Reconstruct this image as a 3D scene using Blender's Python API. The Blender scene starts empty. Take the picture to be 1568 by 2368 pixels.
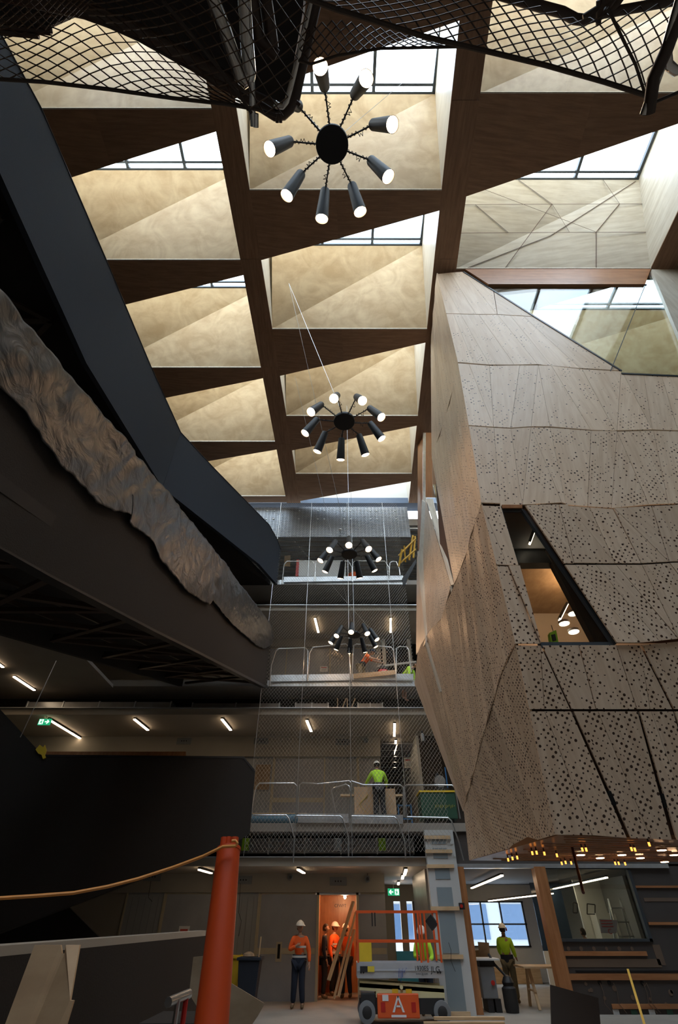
import bpy, bmesh, math, random
from mathutils import Vector, Matrix, noise
random.seed(7)
R = math.radians
C = bpy.context.scene.collection
# ------------------------------------------------------------------ camera, world, exposure
PITCH, FPX, HC = R(40.93), 1100.0, 1.71
cam_d = bpy.data.cameras.new('camera'); cam = bpy.data.objects.new('camera', cam_d); C.objects.link(cam)
cam.location = (0, 0, HC); cam.rotation_euler = (R(90) + PITCH, 0, 0)
cam_d.sensor_fit = 'VERTICAL'; cam_d.sensor_height = 24; cam_d.lens = 24 * FPX / 2368
cam_d.clip_start = .05; cam_d.clip_end = 500
bpy.context.scene.camera = cam
vs = bpy.context.scene.view_settings
vs.view_transform = 'Standard'; vs.look = 'None'; vs.gamma = 1; vs.use_curve_mapping = False
vs.exposure = 0.6
w = bpy.data.worlds.new('overcast_sky'); bpy.context.scene.world = w; w.use_nodes = True
nt = w.node_tree; bg = nt.nodes['Background']; bg.inputs['Strength'].default_value = 5.4
tc = nt.nodes.new('ShaderNodeTexCoord'); nz = nt.nodes.new('ShaderNodeTexNoise'); nz.inputs['Scale'].default_value = 3
rp = nt.nodes.new('ShaderNodeValToRGB'); rp.color_ramp.elements[0].position = .35; rp.color_ramp.elements[1].position = .6
rp.color_ramp.elements[0].color = (.66, .82, 1, 1); rp.color_ramp.elements[1].color = (.95, .98, 1.0, 1)
nt.links.new(tc.outputs['Generated'], nz.inputs['Vector']); nt.links.new(nz.outputs[0], rp.inputs[0]); nt.links.new(rp.outputs[0], bg.inputs['Color'])
def portal(x0, x1, y0, y1, z):
    l = bpy.data.lights.new('skylight_portal', 'AREA'); l.shape = 'RECTANGLE'; l.size = x1 - x0; l.size_y = y1 - y0
    l.cycles.is_portal = True
    o = bpy.data.objects.new('skylight_portal', l); o.location = ((x0 + x1) / 2, (y0 + y1) / 2, z); C.objects.link(o)
# ------------------------------------------------------------------ geometry of a view ray: used to measure where things stand
cP, sP = math.cos(PITCH), math.sin(PITCH)
def ray(px, py):
    x = (px - 784) / FPX; y = (1184 - py) / FPX
    return Vector((x, cP - y * sP, sP + y * cP))
O = Vector((0, 0, HC))
def onz(px, py, z): d = ray(px, py); return O + d * ((z - HC) / d.z)
def ony(px, py, y): d = ray(px, py); return O + d * (y / d.y)
def onx(px, py, x): d = ray(px, py); return O + d * (x / d.x)
def onv(px, py, a, b):            # vertical plane through plan points a, b
    n = Vector((-(b[1] - a[1]), b[0] - a[0], 0)); d = ray(px, py)
    return O + d * ((Vector((a[0], a[1], 0)) - O).dot(n) / d.dot(n))
# ------------------------------------------------------------------ materials
def newmat(name):
    m = bpy.data.materials.new(name); m.use_nodes = True
    return m, m.node_tree, m.node_tree.nodes['Principled BSDF']
def N(t, kind, **k):
    n = t.nodes.new(kind)
    for a, b in k.items():
        if a in n.inputs.keys(): n.inputs[a].default_value = b
        else: setattr(n, a, b)
    return n
def mth(t, op, a, b=None, clamp=False):
    n = t.nodes.new('ShaderNodeMath'); n.operation = op; n.use_clamp = clamp
    for i, v in enumerate((a, b)):
        if v is None: continue
        if isinstance(v, (int, float)): n.inputs[i].default_value = v
        else: t.links.new(v, n.inputs[i])
    return n.outputs[0]
def mix(t, f, a, b, mode='MIX'):
    n = t.nodes.new('ShaderNodeMix'); n.data_type = 'RGBA'; n.blend_type = mode
    for i, v in ((0, f), (6, a), (7, b)):
        if isinstance(v, (int, float)): n.inputs[i].default_value = v
        elif isinstance(v, tuple): n.inputs[i].default_value = v if len(v) == 4 else (*v, 1)
        else: t.links.new(v, n.inputs[i])
    return n.outputs[2]
def plain(name, col, rough=.6, metal=0, var=.12, scale=6, bump=0, spec=.5, coat=0):
    m, t, b = newmat(name)
    b.inputs['Roughness'].default_value = rough; b.inputs['Metallic'].default_value = metal
    b.inputs['Specular IOR Level'].default_value = spec; b.inputs['Coat Weight'].default_value = coat
    tcn = N(t, 'ShaderNodeTexCoord'); n = N(t, 'ShaderNodeTexNoise', Scale=scale, Detail=4.0)
    t.links.new(tcn.outputs['Object'], n.inputs['Vector'])
    lo = tuple(c * (1 - var) for c in col); hi = tuple(min(1, c * (1 + var)) for c in col)
    t.links.new(mix(t, n.outputs[0], lo, hi), b.inputs['Base Color'])
    if bump:
        bp = N(t, 'ShaderNodeBump', Strength=bump, Distance=.01); t.links.new(n.outputs[0], bp.inputs['Height']); t.links.new(bp.outputs[0], b.inputs['Normal'])
    return m
def emit(name, col, s):
    m, t, b = newmat(name)
    b.inputs['Base Color'].default_value = (*col, 1); b.inputs['Emission Color'].default_value = (*col, 1); b.inputs['Emission Strength'].default_value = s
    return m
def wood(name, a, c, rough=.45, stretch=9, scale=1.6, pervar=.18, perf=0, figure=.5):
    """grain runs along V; every object gets its own tone"""
    m, t, b = newmat(name); b.inputs['Roughness'].default_value = rough
    uv = N(t, 'ShaderNodeUVMap'); oi = N(t, 'ShaderNodeObjectInfo')
    mp = N(t, 'ShaderNodeMapping'); mp.inputs['Scale'].default_value = (stretch, 1, 1)
    off = N(t, 'ShaderNodeVectorMath', operation='SCALE'); off.inputs[0].default_value = (17, 31, 5); t.links.new(oi.outputs['Random'], off.inputs['Scale'])
    ad = N(t, 'ShaderNodeVectorMath', operation='ADD'); t.links.new(uv.outputs[0], ad.inputs[0]); t.links.new(off.outputs[0], ad.inputs[1])
    t.links.new(ad.outputs[0], mp.inputs['Vector'])
    n = N(t, 'ShaderNodeTexNoise', Scale=scale, Detail=6.0, Roughness=.6); t.links.new(mp.outputs[0], n.inputs['Vector'])
    n2 = N(t, 'ShaderNodeTexNoise', Scale=1.1, Detail=4.0, Distortion=2.5); t.links.new(ad.outputs[0], n2.inputs['Vector'])
    f = mth(t, 'ADD', mth(t, 'MULTIPLY', n.outputs[0], 1 - figure * .5), mth(t, 'MULTIPLY', n2.outputs[0], figure * .5))
    cr = N(t, 'ShaderNodeValToRGB'); cr.color_ramp.elements[0].position = .38; cr.color_ramp.elements[1].position = .62
    cr.color_ramp.elements[0].color = (*a, 1); cr.color_ramp.elements[1].color = (*c, 1); t.links.new(f, cr.inputs[0])
    tone = mth(t, 'ADD', mth(t, 'MULTIPLY', oi.outputs['Random'], pervar), 1 - pervar / 2)
    cmb = N(t, 'ShaderNodeCombineXYZ'); t.links.new(tone, cmb.inputs[0]); t.links.new(tone, cmb.inputs[1]); t.links.new(tone, cmb.inputs[2])
    col = mix(t, 1.0, cr.outputs[0], cmb.outputs[0], 'MULTIPLY')
    if perf:                      # drilled holes, larger and denser towards the foot of the pod
        geo = N(t, 'ShaderNodeNewGeometry'); sx = N(t, 'ShaderNodeSeparateXYZ'); t.links.new(geo.outputs['Position'], sx.inputs[0])
        h = N(t, 'ShaderNodeMapRange'); h.inputs['From Min'].default_value = 3; h.inputs['From Max'].default_value = 15; h.inputs['To Min'].default_value = 1; h.inputs['To Max'].default_value = 0
        t.links.new(sx.outputs[2], h.inputs[0]); hh = h.outputs[0]
        v = N(t, 'ShaderNodeTexVoronoi', voronoi_dimensions='2D', Scale=float(perf), Randomness=.0)
        rt = N(t, 'ShaderNodeMapping'); rt.inputs['Rotation'].default_value = (0, 0, R(45)); t.links.new(ad.outputs[0], rt.inputs['Vector']); t.links.new(rt.outputs[0], v.inputs['Vector'])
        wn = N(t, 'ShaderNodeTexWhiteNoise', noise_dimensions='2D'); t.links.new(v.outputs['Position'], wn.inputs['Vector'])
        cl = N(t, 'ShaderNodeTexNoise', Scale=1.9, Detail=2.0); t.links.new(ad.outputs[0], cl.inputs['Vector'])
        dens = mth(t, 'ADD', mth(t, 'MULTIPLY', mth(t, 'POWER', hh, 1.1), .86), mth(t, 'MULTIPLY', mth(t, 'SUBTRACT', cl.outputs[0], .5), 2.0))
        dens = mth(t, 'MAXIMUM', dens, mth(t, 'MULTIPLY', hh, .12))
        has = mth(t, 'LESS_THAN', wn.outputs[0], dens)
        rad = mth(t, 'MULTIPLY', mth(t, 'ADD', mth(t, 'MULTIPLY', mth(t, 'FRACT', mth(t, 'MULTIPLY', wn.outputs[0], 37.7)), .18), .10), mth(t, 'ADD', mth(t, 'MULTIPLY', hh, .42), .68))
        hole = mth(t, 'MULTIPLY', has, mth(t, 'LESS_THAN', v.outputs['Distance'], rad))
        col = mix(t, hole, col, (.055, .022, .010, 1))
    t.links.new(col, b.inputs['Base Color'])
    return m
def glassm(name, tint=(.9, .95, 1), refl=.12, rough=0.0):
    m = bpy.data.materials.new(name); m.use_nodes = True; t = m.node_tree; t.nodes.clear()
    o = N(t, 'ShaderNodeOutputMaterial'); tr = N(t, 'ShaderNodeBsdfTransparent', Color=(*tint, 1)); g = N(t, 'ShaderNodeBsdfGlossy', Roughness=rough)
    fr = N(t, 'ShaderNodeLayerWeight', Blend=.5); mx = N(t, 'ShaderNodeMixShader')
    t.links.new(mth(t, 'ADD', mth(t, 'MULTIPLY', mth(t, 'POWER', fr.outputs['Facing'], 5.0), .8), refl * .5, True), mx.inputs[0]); t.links.new(tr.outputs[0], mx.inputs[1]); t.links.new(g.outputs[0], mx.inputs[2]); t.links.new(mx.outputs[0], o.inputs[0])
    return m
M = dict(
 ply=wood('birch_plywood', (.58, .43, .26), (.76, .62, .42), .4, 2.2, 1.2, .1, figure=1),
 veneer=wood('brown_veneer', (.27, .145, .078), (.38, .215, .12), .45, 12, 1.2, .12, figure=.3),
 pale=wood('pale_veneer', (.60, .54, .44), (.74, .69, .59), .4, 10, 1, .12, figure=.3),
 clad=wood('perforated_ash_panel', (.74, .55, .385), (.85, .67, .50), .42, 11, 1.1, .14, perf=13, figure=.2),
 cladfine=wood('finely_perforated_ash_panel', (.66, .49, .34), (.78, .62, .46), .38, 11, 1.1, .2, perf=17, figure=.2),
 cladedge=wood('ash_panel_plain', (.66, .50, .36), (.78, .63, .49), .42, 11, 1.1, .1, figure=.2),
 joint=plain('dark_joint', (.10, .05, .03), .8),
 orangewood=wood('red_brown_timber', (.30, .12, .045), (.42, .19, .08), .35, 12, 1, .15),
 timber=wood('pine_timber', (.50, .34, .18), (.66, .48, .29), .6, 9, 2, .2),
 offcut=wood('plywood_offcut', (.42, .27, .15), (.52, .35, .20), .6, 3, 2, .1),
 osb=wood('brown_board', (.24, .165, .095), (.33, .24, .15), .7, 2, 3, .1),
 steelb=plain('charcoal_felt', (.022, .028, .040), .8, 0, .1, 60, .3, .3),
 felt=plain('warm_black_felt', (.030, .026, .023), .85, 0, .12, 60, .3, .2),
 void=plain('service_void_black', (.008, .007, .006), .9),
 truss=plain('dark_truss_steel', (.045, .027, .018), .45, 0, .2),
 soffit=plain('dark_soffit', (.014, .010, .008), .8),
 blackmetal=plain('black_metal', (.010, .0105, .012), .5, 0, .05, spec=.35),
 inner=plain('white_shade_lining', (.8, .75, .68), .5),
 conc=plain('concrete', (.30, .27, .235), .75, 0, .15, 1.5, .2),
 concl=plain('pale_acoustic_ceiling', (.36, .325, .27), .7, 0, .06, 2),
 wallg=plain('bulkhead_lining', (.27, .25, .215), .8, 0, .08, 2),
 sheet=plain('protective_plastic_sheet', (.285, .295, .32), .35, 0, .22, 1.6, .5),
 tape=plain('masking_tape_edge', (.42, .37, .27), .7),
 door=plain('grey_door_film', (.29, .305, .32), .4, 0, .08, 2),
 galv=plain('galvanised_steel', (.62, .66, .70), .35, .8, .25, 5, .1),
 tube=plain('galvanised_tube', (.55, .56, .56), .3, .9, .1, 9),
 stain=plain('stainless_tube', (.62, .60, .57), .14, 1, .05, 9),
 duct=plain('duct_sheet_metal', (.34, .35, .36), .4, .75, .25, 4),
 frame=plain('skylight_frame', (.055, .065, .075), .4, .3, .1),
 bluef=plain('blue_grey_beam', (.09, .14, .23), .5),
 netw=plain('net_wire', (.50, .47, .42), .5, .3, .1), netd=plain('dark_net_wire', (.09, .055, .035), .35, .6, .3, 30),
 rope=plain('net_rope', (.045, .033, .026), .8, 0, .3, 40),
 gyp=plain('white_jointing', (.50, .52, .52), .8, 0, .06, 2), gypb=plain('blue_grey_board', (.21, .26, .29), .8, 0, .06, 2),
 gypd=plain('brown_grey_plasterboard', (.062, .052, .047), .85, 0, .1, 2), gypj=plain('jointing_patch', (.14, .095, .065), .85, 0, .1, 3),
 floor=plain('dusty_concrete_floor', (.27, .25, .22), .7, 0, .25, 1.2, .2),
 white=plain('white_paint', (.62, .63, .62), .6, 0, .05), paper=plain('paper', (.7, .7, .7), .7, 0, .03),
 redp=plain('red_print', (.55, .05, .04), .6), black=plain('black_rubber', (.015, .015, .016), .6), grey=plain('mid_grey', (.16, .17, .18), .6),
 opipe=plain('orange_plastic_pipe', (.56, .062, .009), .42, 0, .12, 3, .05),
 olift=plain('orange_paint', (.70, .10, .02), .4, 0, .1), cream=plain('cream_paint', (.62, .57, .33), .5, 0, .12),
 alu=plain('ribbed_aluminium', (.50, .52, .55), .45, .4, .1), blue=plain('blue_paint', (.03, .10, .45), .6), bluet=plain('blue_steel', (.03, .16, .38), .5),
 yellow=plain('yellow_plastic', (.72, .50, .03), .5), green=plain('green_plastic', (.02, .07, .04), .5), lime=plain('lime_fabric', (.45, .80, .04), .8, 0, .1, 9, .3),
 hiorange=plain('orange_fabric', (.95, .14, .02), .8, 0, .1, 9, .3), navy=plain('navy_fabric', (.012, .018, .035), .85, 0, .2, 9, .3), khaki=plain('khaki_fabric', (.16, .14, .09), .85, 0, .4, 14, .3),
 skin=plain('skin', (.42, .24, .16), .55, 0, .05), hair=plain('dark_hair', (.03, .018, .012), .7), boot=plain('tan_boot', (.16, .10, .05), .8), helmet=plain('white_helmet', (.70, .68, .62), .3),
 refl=plain('reflective_tape', (.55, .55, .52), .3, 0, .05), redm=plain('red_enamel', (.45, .02, .015), .35), yel=plain('yellow_rail', (.70, .42, .05), .5),
 bulb=emit('warm_lamp', (1, .60, .32), 38), bulbw=emit('bright_lamp', (1, .70, .42), 22), strip=emit('warm_light_strip', (1, .74, .48), 9), stripw=emit('white_light_strip', (1, .82, .62), 9), amber=emit('amber_filament', (1, .30, .05), 2.2),
 exitg=emit('exit_green', (.01, .30, .13), .8), exitw=emit('exit_white', (.8, 1, .9), 1),
 sglass=glassm('skylight_glass', (.93, .97, 1), .06), glass=glassm('clear_glass', (.80, .86, .84), .12), tglass=glassm('tinted_glass', (.78, .78, .74), .08),
 ocre=plain('yellow_spray_paint', (.70, .55, .05), .7), brick=plain('render_wall_outside', (.17, .18, .19), .8), owin=plain('outside_window', (.03, .055, .10), .1), osky=plain('outside_blue_panel', (.05, .35, .55), .5),
 dirtyredrod=plain('dark_red_rod', (.07, .012, .008), .5),
)
M['wrap'] = (lambda: None)()
def wrapmat():
    m, t, b = newmat('wrinkled_plastic_film'); b.inputs['Roughness'].default_value = .34; b.inputs['Specular IOR Level'].default_value = .28
    tcn = N(t, 'ShaderNodeTexCoord'); n = N(t, 'ShaderNodeTexNoise', Scale=3.0, Detail=8.0, Distortion=1.5); t.links.new(tcn.outputs['Object'], n.inputs['Vector'])
    t.links.new(mix(t, n.outputs[0], (.012, .013, .015, 1), (.055, .058, .064, 1)), b.inputs['Base Color'])
    bp = N(t, 'ShaderNodeBump', Strength=.6, Distance=.05); t.links.new(n.outputs[0], bp.inputs['Height']); t.links.new(bp.outputs[0], b.inputs['Normal'])
    return m
M['wrap'] = wrapmat()
# ------------------------------------------------------------------ builders
class MB:
    def __init__(s): s.v = []; s.f = []; s.smooth = []
    def add(s, vs_, fs, sm=False):
        o = len(s.v); s.v += [tuple(p) for p in vs_]; s.f += [tuple(i + o for i in f) for f in fs]; s.smooth += [sm] * len(fs); return s
    def box(s, a, b):
        x0, y0, z0 = a; x1, y1, z1 = b
        return s.add([(x0, y0, z0), (x1, y0, z0), (x1, y1, z0), (x0, y1, z0), (x0, y0, z1), (x1, y0, z1), (x1, y1, z1), (x0, y1, z1)],
                     [(0, 3, 2, 1), (4, 5, 6, 7), (0, 1, 5, 4), (1, 2, 6, 5), (2, 3, 7, 6), (3, 0, 4, 7)])
    def prism(s, pts, off):
        off = Vector(off); n = len(pts); q = [Vector(p) for p in pts]
        return s.add(q + [p + off for p in q], [tuple(range(n)), tuple(range(2 * n - 1, n - 1, -1))] + [(i, i + n, (i + 1) % n + n, (i + 1) % n) for i in range(n)])
    def bar(s, a, b, w_, h_, up=(0, 0, 1)):
        a = Vector(a); b = Vector(b); d = (b - a).normalized(); u = d.cross(Vector(up))
        if u.length < 1e-3: u = d.cross(Vector((1, 0, 0)))
        u.normalize(); n = u.cross(d); u *= w_ / 2; n *= h_ / 2
        return s.add([a - u - n, a + u - n, a + u + n, a - u + n, b - u - n, b + u - n, b + u + n, b - u + n],
                     [(0, 3, 2, 1), (4, 5, 6, 7), (0, 1, 5, 4), (1, 2, 6, 5), (2, 3, 7, 6), (3, 0, 4, 7)])
    def tube(s, pts, r, n=8, caps=True):
        pts = [Vector(p) for p in pts]; rs = r if isinstance(r, (list, tuple)) else [r] * len(pts)
        o = []; prev = None; vv = []
        for i, p in enumerate(pts):
            d = (pts[min(i + 1, len(pts) - 1)] - pts[max(i - 1, 0)]).normalized()
            u = (prev - d * prev.dot(d)) if prev is not None else d.orthogonal()
            if u.length < 1e-4: u = d.orthogonal()
            u.normalize(); prev = u; w_ = d.cross(u)
            for k in range(n):
                a = 2 * math.pi * k / n; vv.append(p + (u * math.cos(a) + w_ * math.sin(a)) * rs[i])
        fs = [(i * n + k, i * n + (k + 1) % n, (i + 1) * n + (k + 1) % n, (i + 1) * n + k) for i in range(len(pts) - 1) for k in range(n)]
        if caps and n > 3: fs += [tuple(range(n - 1, -1, -1)), tuple(range((len(pts) - 1) * n, len(pts) * n))]
        return s.add(vv, fs, n > 5)
    def lathe(s, prof, base, axis=(0, 0, 1), n=20):
        ax = Vector(axis).normalized(); u = ax.orthogonal().normalized(); w_ = ax.cross(u); base = Vector(base); vv = []
        for r, h in prof:
            for k in range(n):
                a = 2 * math.pi * k / n; vv.append(base + ax * h + (u * math.cos(a) + w_ * math.sin(a)) * r)
        fs = [(i * n + k, i * n + (k + 1) % n, (i + 1) * n + (k + 1) % n, (i + 1) * n + k) for i in range(len(prof) - 1) for k in range(n)]
        fs += [tuple(range(n - 1, -1, -1)), tuple(range((len(prof) - 1) * n, len(prof) * n))]
        return s.add(vv, fs, True)
    def build(s, name, m, parent=None, grain=None, bevel=0, label=None):
        if not s.f: return None
        me = bpy.data.meshes.new(name); me.from_pydata(s.v, [], s.f); me.update()
        bm = bmesh.new(); bm.from_mesh(me); bmesh.ops.recalc_face_normals(bm, faces=bm.faces)
        uvl = bm.loops.layers.uv.new('UVMap')
        for f in bm.faces:
            n = f.normal
            if grain is not None:
                g = Vector(grain); v = g - n * g.dot(n)
                v = v.normalized() if v.length > 1e-4 else n.orthogonal().normalized(); u = v.cross(n)
            elif abs(n.z) > .95: u = Vector((1, 0, 0)); v = Vector((0, 1, 0))
            else: u = Vector((0, 0, 1)).cross(n).normalized(); v = n.cross(u)
            for l in f.loops: l[uvl].uv = (l.vert.co.dot(u), l.vert.co.dot(v))
        bm.to_mesh(me); bm.free()
        if any(s.smooth):
            me.polygons.foreach_set('use_smooth', s.smooth); 
        me.materials.append(M[m] if isinstance(m, str) else m)
        o = bpy.data.objects.new(name, me); C.objects.link(o)
        if parent: o.parent = parent
        if any(s.smooth):
            e = o.modifiers.new('split', 'EDGE_SPLIT'); e.split_angle = R(40)
        if bevel:
            b = o.modifiers.new('bevel', 'BEVEL'); b.width = bevel; b.segments = 2; b.limit_method = 'ANGLE'
        if label: o['label'] = label
        return o
def thing(name, label, cat, group=None):
    o = bpy.data.objects.new(name, None); C.objects.link(o); o.empty_display_size = .1
    o['label'] = label; o['category'] = cat
    if group: o['group'] = group
    return o
def tag(o, label, cat, group=None):
    o['label'] = label; o['category'] = cat
    if group: o['group'] = group
    return o
def structE(name):
    o = bpy.data.objects.new(name, None); C.objects.link(o); o['kind'] = 'structure'; return o
def struct(o): o['kind'] = 'structure'; return o
def settle(root):                 # put the Empty at the foot of its parts, parts keep their place
    mn = Vector((1e9,) * 3); mx = -mn
    for ch in root.children:
        if ch.type != 'MESH': continue
        for v in ch.data.vertices:
            for i in range(3): mn[i] = min(mn[i], v.co[i]); mx[i] = max(mx[i], v.co[i])
    p = Vector(((mn.x + mx.x) / 2, (mn.y + mx.y) / 2, mn.z)); root.location = p
    for ch in root.children: ch.matrix_parent_inverse = Matrix.Translation(-p)
def dup(root, loc=None, rz=None, label=None, group=None):
    r = root.copy(); C.objects.link(r)
    def rec(o, c):
        for ch in o.children:
            d = ch.copy(); C.objects.link(d); d.parent = c; rec(ch, d)
    rec(root, r)
    if loc is not None: r.location = loc
    if rz is not None: r.rotation_euler = (0, 0, rz)
    if label: r['label'] = label
    if group: r['group'] = group
    return r
def slab(name, pts, off, m, parent=None, grain=None, bevel=0):
    return MB().prism(pts, off).build(name, m, parent, grain, bevel)
def textmesh(name, s, loc, size, m, parent, rot=(R(90), 0, 0), ext=.002):
    cu = bpy.data.curves.new(name, 'FONT'); cu.body = s; cu.size = size; cu.extrude = ext; cu.align_x = 'CENTER'; cu.align_y = 'CENTER'
    t = bpy.data.objects.new(name, cu); C.objects.link(t)
    me = bpy.data.meshes.new_from_object(t.evaluated_get(bpy.context.evaluated_depsgraph_get())); bpy.data.objects.remove(t)
    me.transform(Matrix.Translation(loc) @ Matrix.Rotation(rot[2], 4, 'Z') @ Matrix.Rotation(rot[0], 4, 'X')); me.materials.clear(); me.materials.append(M[m])
    o = bpy.data.objects.new(name, me); C.objects.link(o); o.parent = parent; return o
# ================================================================== ROOF: coffers between long beams
ZR, ZT = 17.2, 20.0
ceil = structE('ceiling')
def lin(p, q): return lambda y: p[0] + (q[0] - p[0]) * (y - p[1]) / (q[1] - p[1])
BLl = lin((-3.22, 2), (-2.55, 17)); BLr = lin((-2.50, 4), (-1.88, 17))
BRl = lin((2.78, 2), (3.38, 17)); BRr = lin((3.48, 2), (4.15, 17))
YN, YE = -9.0, 17.2
def longbeam(l, r, y0=YN, y1=YE):
    nb = 7
    for k in range(nb):
        a = y0 + (y1 - y0) * k / nb; b = y0 + (y1 - y0) * (k + 1) / nb - .006
        MB().add([(l(a), a, ZR), (r(a), a, ZR), (r(b), b, ZR), (l(b), b, ZR), (l(a), a, ZR + .03), (r(a), a, ZR + .03), (r(b), b, ZR + .03), (l(b), b, ZR + .03)],
                 [(0, 1, 2, 3), (7, 6, 5, 4), (0, 4, 5, 1), (1, 5, 6, 2), (2, 6, 7, 3), (3, 7, 4, 0)]).build('beam_soffit', 'veneer', ceil, (0, 1, 0))
    MB().prism([(l(y0) + .02, y0, ZR + .05), (r(y0) - .02, y0, ZR + .05), (r(y1) - .02, y1, ZR + .05), (l(y1) + .02, y1, ZR + .05)], (0, 0, .03)).build('beam_lining', 'joint', ceil)
    for f, s in ((l, 1), (r, -1)):
        o = Vector((s * .05, 0, 0))
        MB().prism([(f(y0), y0, ZR + .03), (f(y1), y1, ZR + .03), (f(y1), y1, ZT + .2), (f(y0), y0, ZT + .2)], o).build('beam_side', 'pale', ceil, (0, 1, 0))
longbeam(BLl, BLr); longbeam(BRl, BRr)
FRl = lambda y: 9.75; FRr = lambda y: 10.5
longbeam(FRl, FRr, YN, 6.6)
FLl = lambda y: -9.3; FLr = lambda y: -8.6
longbeam(FLl, FLr)
def coffer_row(L, Rr, edges, w0, w1, skin='ply'):
    """edges: y of the near edge of each cross beam, rising in y; soffit w0 wide at the left end, w1 at the right"""
    prev = None
    for k, ye in enumerate(edges):
        last = k == len(edges) - 1
        # cross beam soffit (wedge)
        W0, W1 = (w0, w1) if not last or ye + w0 < YE else (YE - ye, min(w1, YE - ye))
        a = Vector((L(ye), ye, ZR)); b = Vector((Rr(ye), ye + .0, ZR)); c = Vector((Rr(ye + W1), ye + W1, ZR)); d = Vector((L(ye + W0), ye + W0, ZR))
        # two veneer leaves per soffit
        m1 = a.lerp(b, .45); m2 = d.lerp(c, .45)
        for q in ([a, m1, m2, d], [m1, b, c, m2]): MB().prism(q, (0, 0, .03)).build('cross_beam_soffit', 'veneer', ceil, (1, .1 * (q[0] is a), 0))
        MB().bar(a + Vector((0, -.015, .0)), b + Vector((0, -.015, .0)), .03, .05).build('cross_beam_edge', 'pale', ceil)
        # bright leaning panel, near side of this beam, rising toward the viewer to the glass
        yt = ye - 1.65
        TR = Vector((Rr(yt), yt, ZT)); z3 = Vector((0, 0, .03)); T0 = Vector((L(yt), yt, ZT))
        TL = O + (T0 - O) * ((ZT - .95 - HC) / (ZT - HC)); TL.x = min(TL.x + .0, L(yt) + .35)
        MB().prism([TL, TR, T0], (0, .04, .0)).build('glazing_upstand', 'pale', ceil, (1, 0, 0)); MB().prism([a + z3, TL, T0, Vector((L(yt) - .02, yt + .3, ZT))], (-.02, 0, 0)).build('coffer_cheek', 'ply', ceil)
        sk_ = skin if last else 'ply'
        MB().prism([a + z3, b + z3, TR], (0, .05, .03)).build('coffer_panel', sk_, ceil, (1, 0, .2))
        MB().prism([a + z3, TR, TL], (0, .05, .03)).build('coffer_panel', sk_, ceil, (1, 0, 0))
        if skin == 'pale' and last:      # joints between the pale leaves
            n_ = Vector((0, -.012, -.012))
            def PP(u, v):
                if v <= u: return a + z3 + (b - a) * u + (TR - b - z3) * v + n_
                return a + z3 + (TR - a - z3) * u + (TL - a - z3) * (v - u) + n_
            for q0, q1 in (((0, .40), (1, .40)), ((0, .72), (1, .72)), ((.25, 0), (.52, .72)), ((.52, .72), (.35, 1)), ((.28, .40), (.12, .72)), ((.6, .4), (.52, .72)), ((.72, 0), (.74, .40)), ((.74, .40), (.88, .72)), ((.88, .72), (.80, 1)), ((.05, 0), (.5, .36)), ((.5, .36), (.98, .98)), ((.10, .95), (.74, .40))):
                MB().bar(PP(*q0), PP(*q1), .006, .02).build('joint_line', 'joint', ceil)
        # back of the beam: near wall of the next coffer
        nb = Vector((Rr(yt), yt + .35, ZT)); nl = Vector((L(yt), yt + .35, ZT))
        if not last or skin == 'pale':
            MB().prism([d + z3, c + z3, nb], (0, -.04, -.02)).build('coffer_back', 'ply', ceil, (1, 0, 0)); MB().prism([d + z3, nb, nl], (0, -.04, -.02)).build('coffer_back', 'ply', ceil, (1, 0, 0))
            MB().prism([T0, TR, nb, nl], (0, 0, .05)).build('beam_top', 'frame', ceil)
        # skylight in front of this panel
        y0 = (edges[k - 1] - 1.3) if k else ye - 5
        skylight(L, Rr, y0, yt, yt)
wn_ = [0]
def skylight(L, Rr, y0, y1, y1l):
    wn_[0] += 1
    W = structE('window_%d' % wn_[0]); zt = ZT + .12
    x0, x1 = L(y1), Rr(y1)
    MB().prism([(x0, y0, zt), (x1, y0, zt), (x1, y1, zt), (x0, y1l, zt)], (0, 0, .012)).build('glass_pane', 'sglass', W)
    f = MB(); n = 3
    for i in range(n + 1):
        x = x0 + (x1 - x0) * i / n; t = i / n; x = min(max(x, x0 + .04), x1 - .04)
        f.bar((x, y0, zt - .02), (x, y1l + (y1 - y1l) * t, zt - .02), .09, .12)
    f.bar((x0, y1l, zt - .04), (x1, y1, zt - .04), .10, .12)
    f.bar((x0, y1 - .20, zt - .02), (x1, y1 - .20, zt - .02), .06, .10)
    f.build('window_frame', 'frame', W)
    portal(x0, x1, y0, y1, zt + .06)
coffer_row(BLr, BRl, [-7.3, -3.4, 0.35, 4.15, 8.25, 11.95, 15.2], 1.85, .5)
coffer_row(FLr, BLl, [-5.0, -1.3, 2.4, 6.0, 9.75, 13.3, 16.7], 1.75, .45)
coffer_row(BRr, FRl, [-6.0, -2.0, 2.1, 6.26], 2.2, .25, 'pale')
coffer_row(BRr, lambda y: 14, [10.6, 14.6], .5, .5)
MB().box((9.75, 6.5, ZR), (14, 6.6, ZT)).build('bounce_wall', 'ply', ceil, (1, 0, 0))  # unseen wall added to bounce skylight onto the coffer panel behind it
MB().box((14, 6.5, ZR), (14.1, YE, ZT)).build('side_coffer_wall', 'ply', ceil, (1, 0, 0))
MB().box((-9.3, YE, ZR), (10.5, YE + .6, ZR + .35)).build('end_beam', 'bluef', ceil)
# roof deck over everything that is not glass
for a, b in (((-16, -9, ZT), (-9.3, 24, ZT + .4)), ((10.5, -9, ZT), (14, 6.6, ZT + .4)), ((14, -9, ZT), (16, 24, ZT + .4)), ((-9.3, -9.2, ZT), (10.5, -8.2, ZT + .4))):
    MB().box(a, b).build('roof_deck', 'veneer', ceil)
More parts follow.
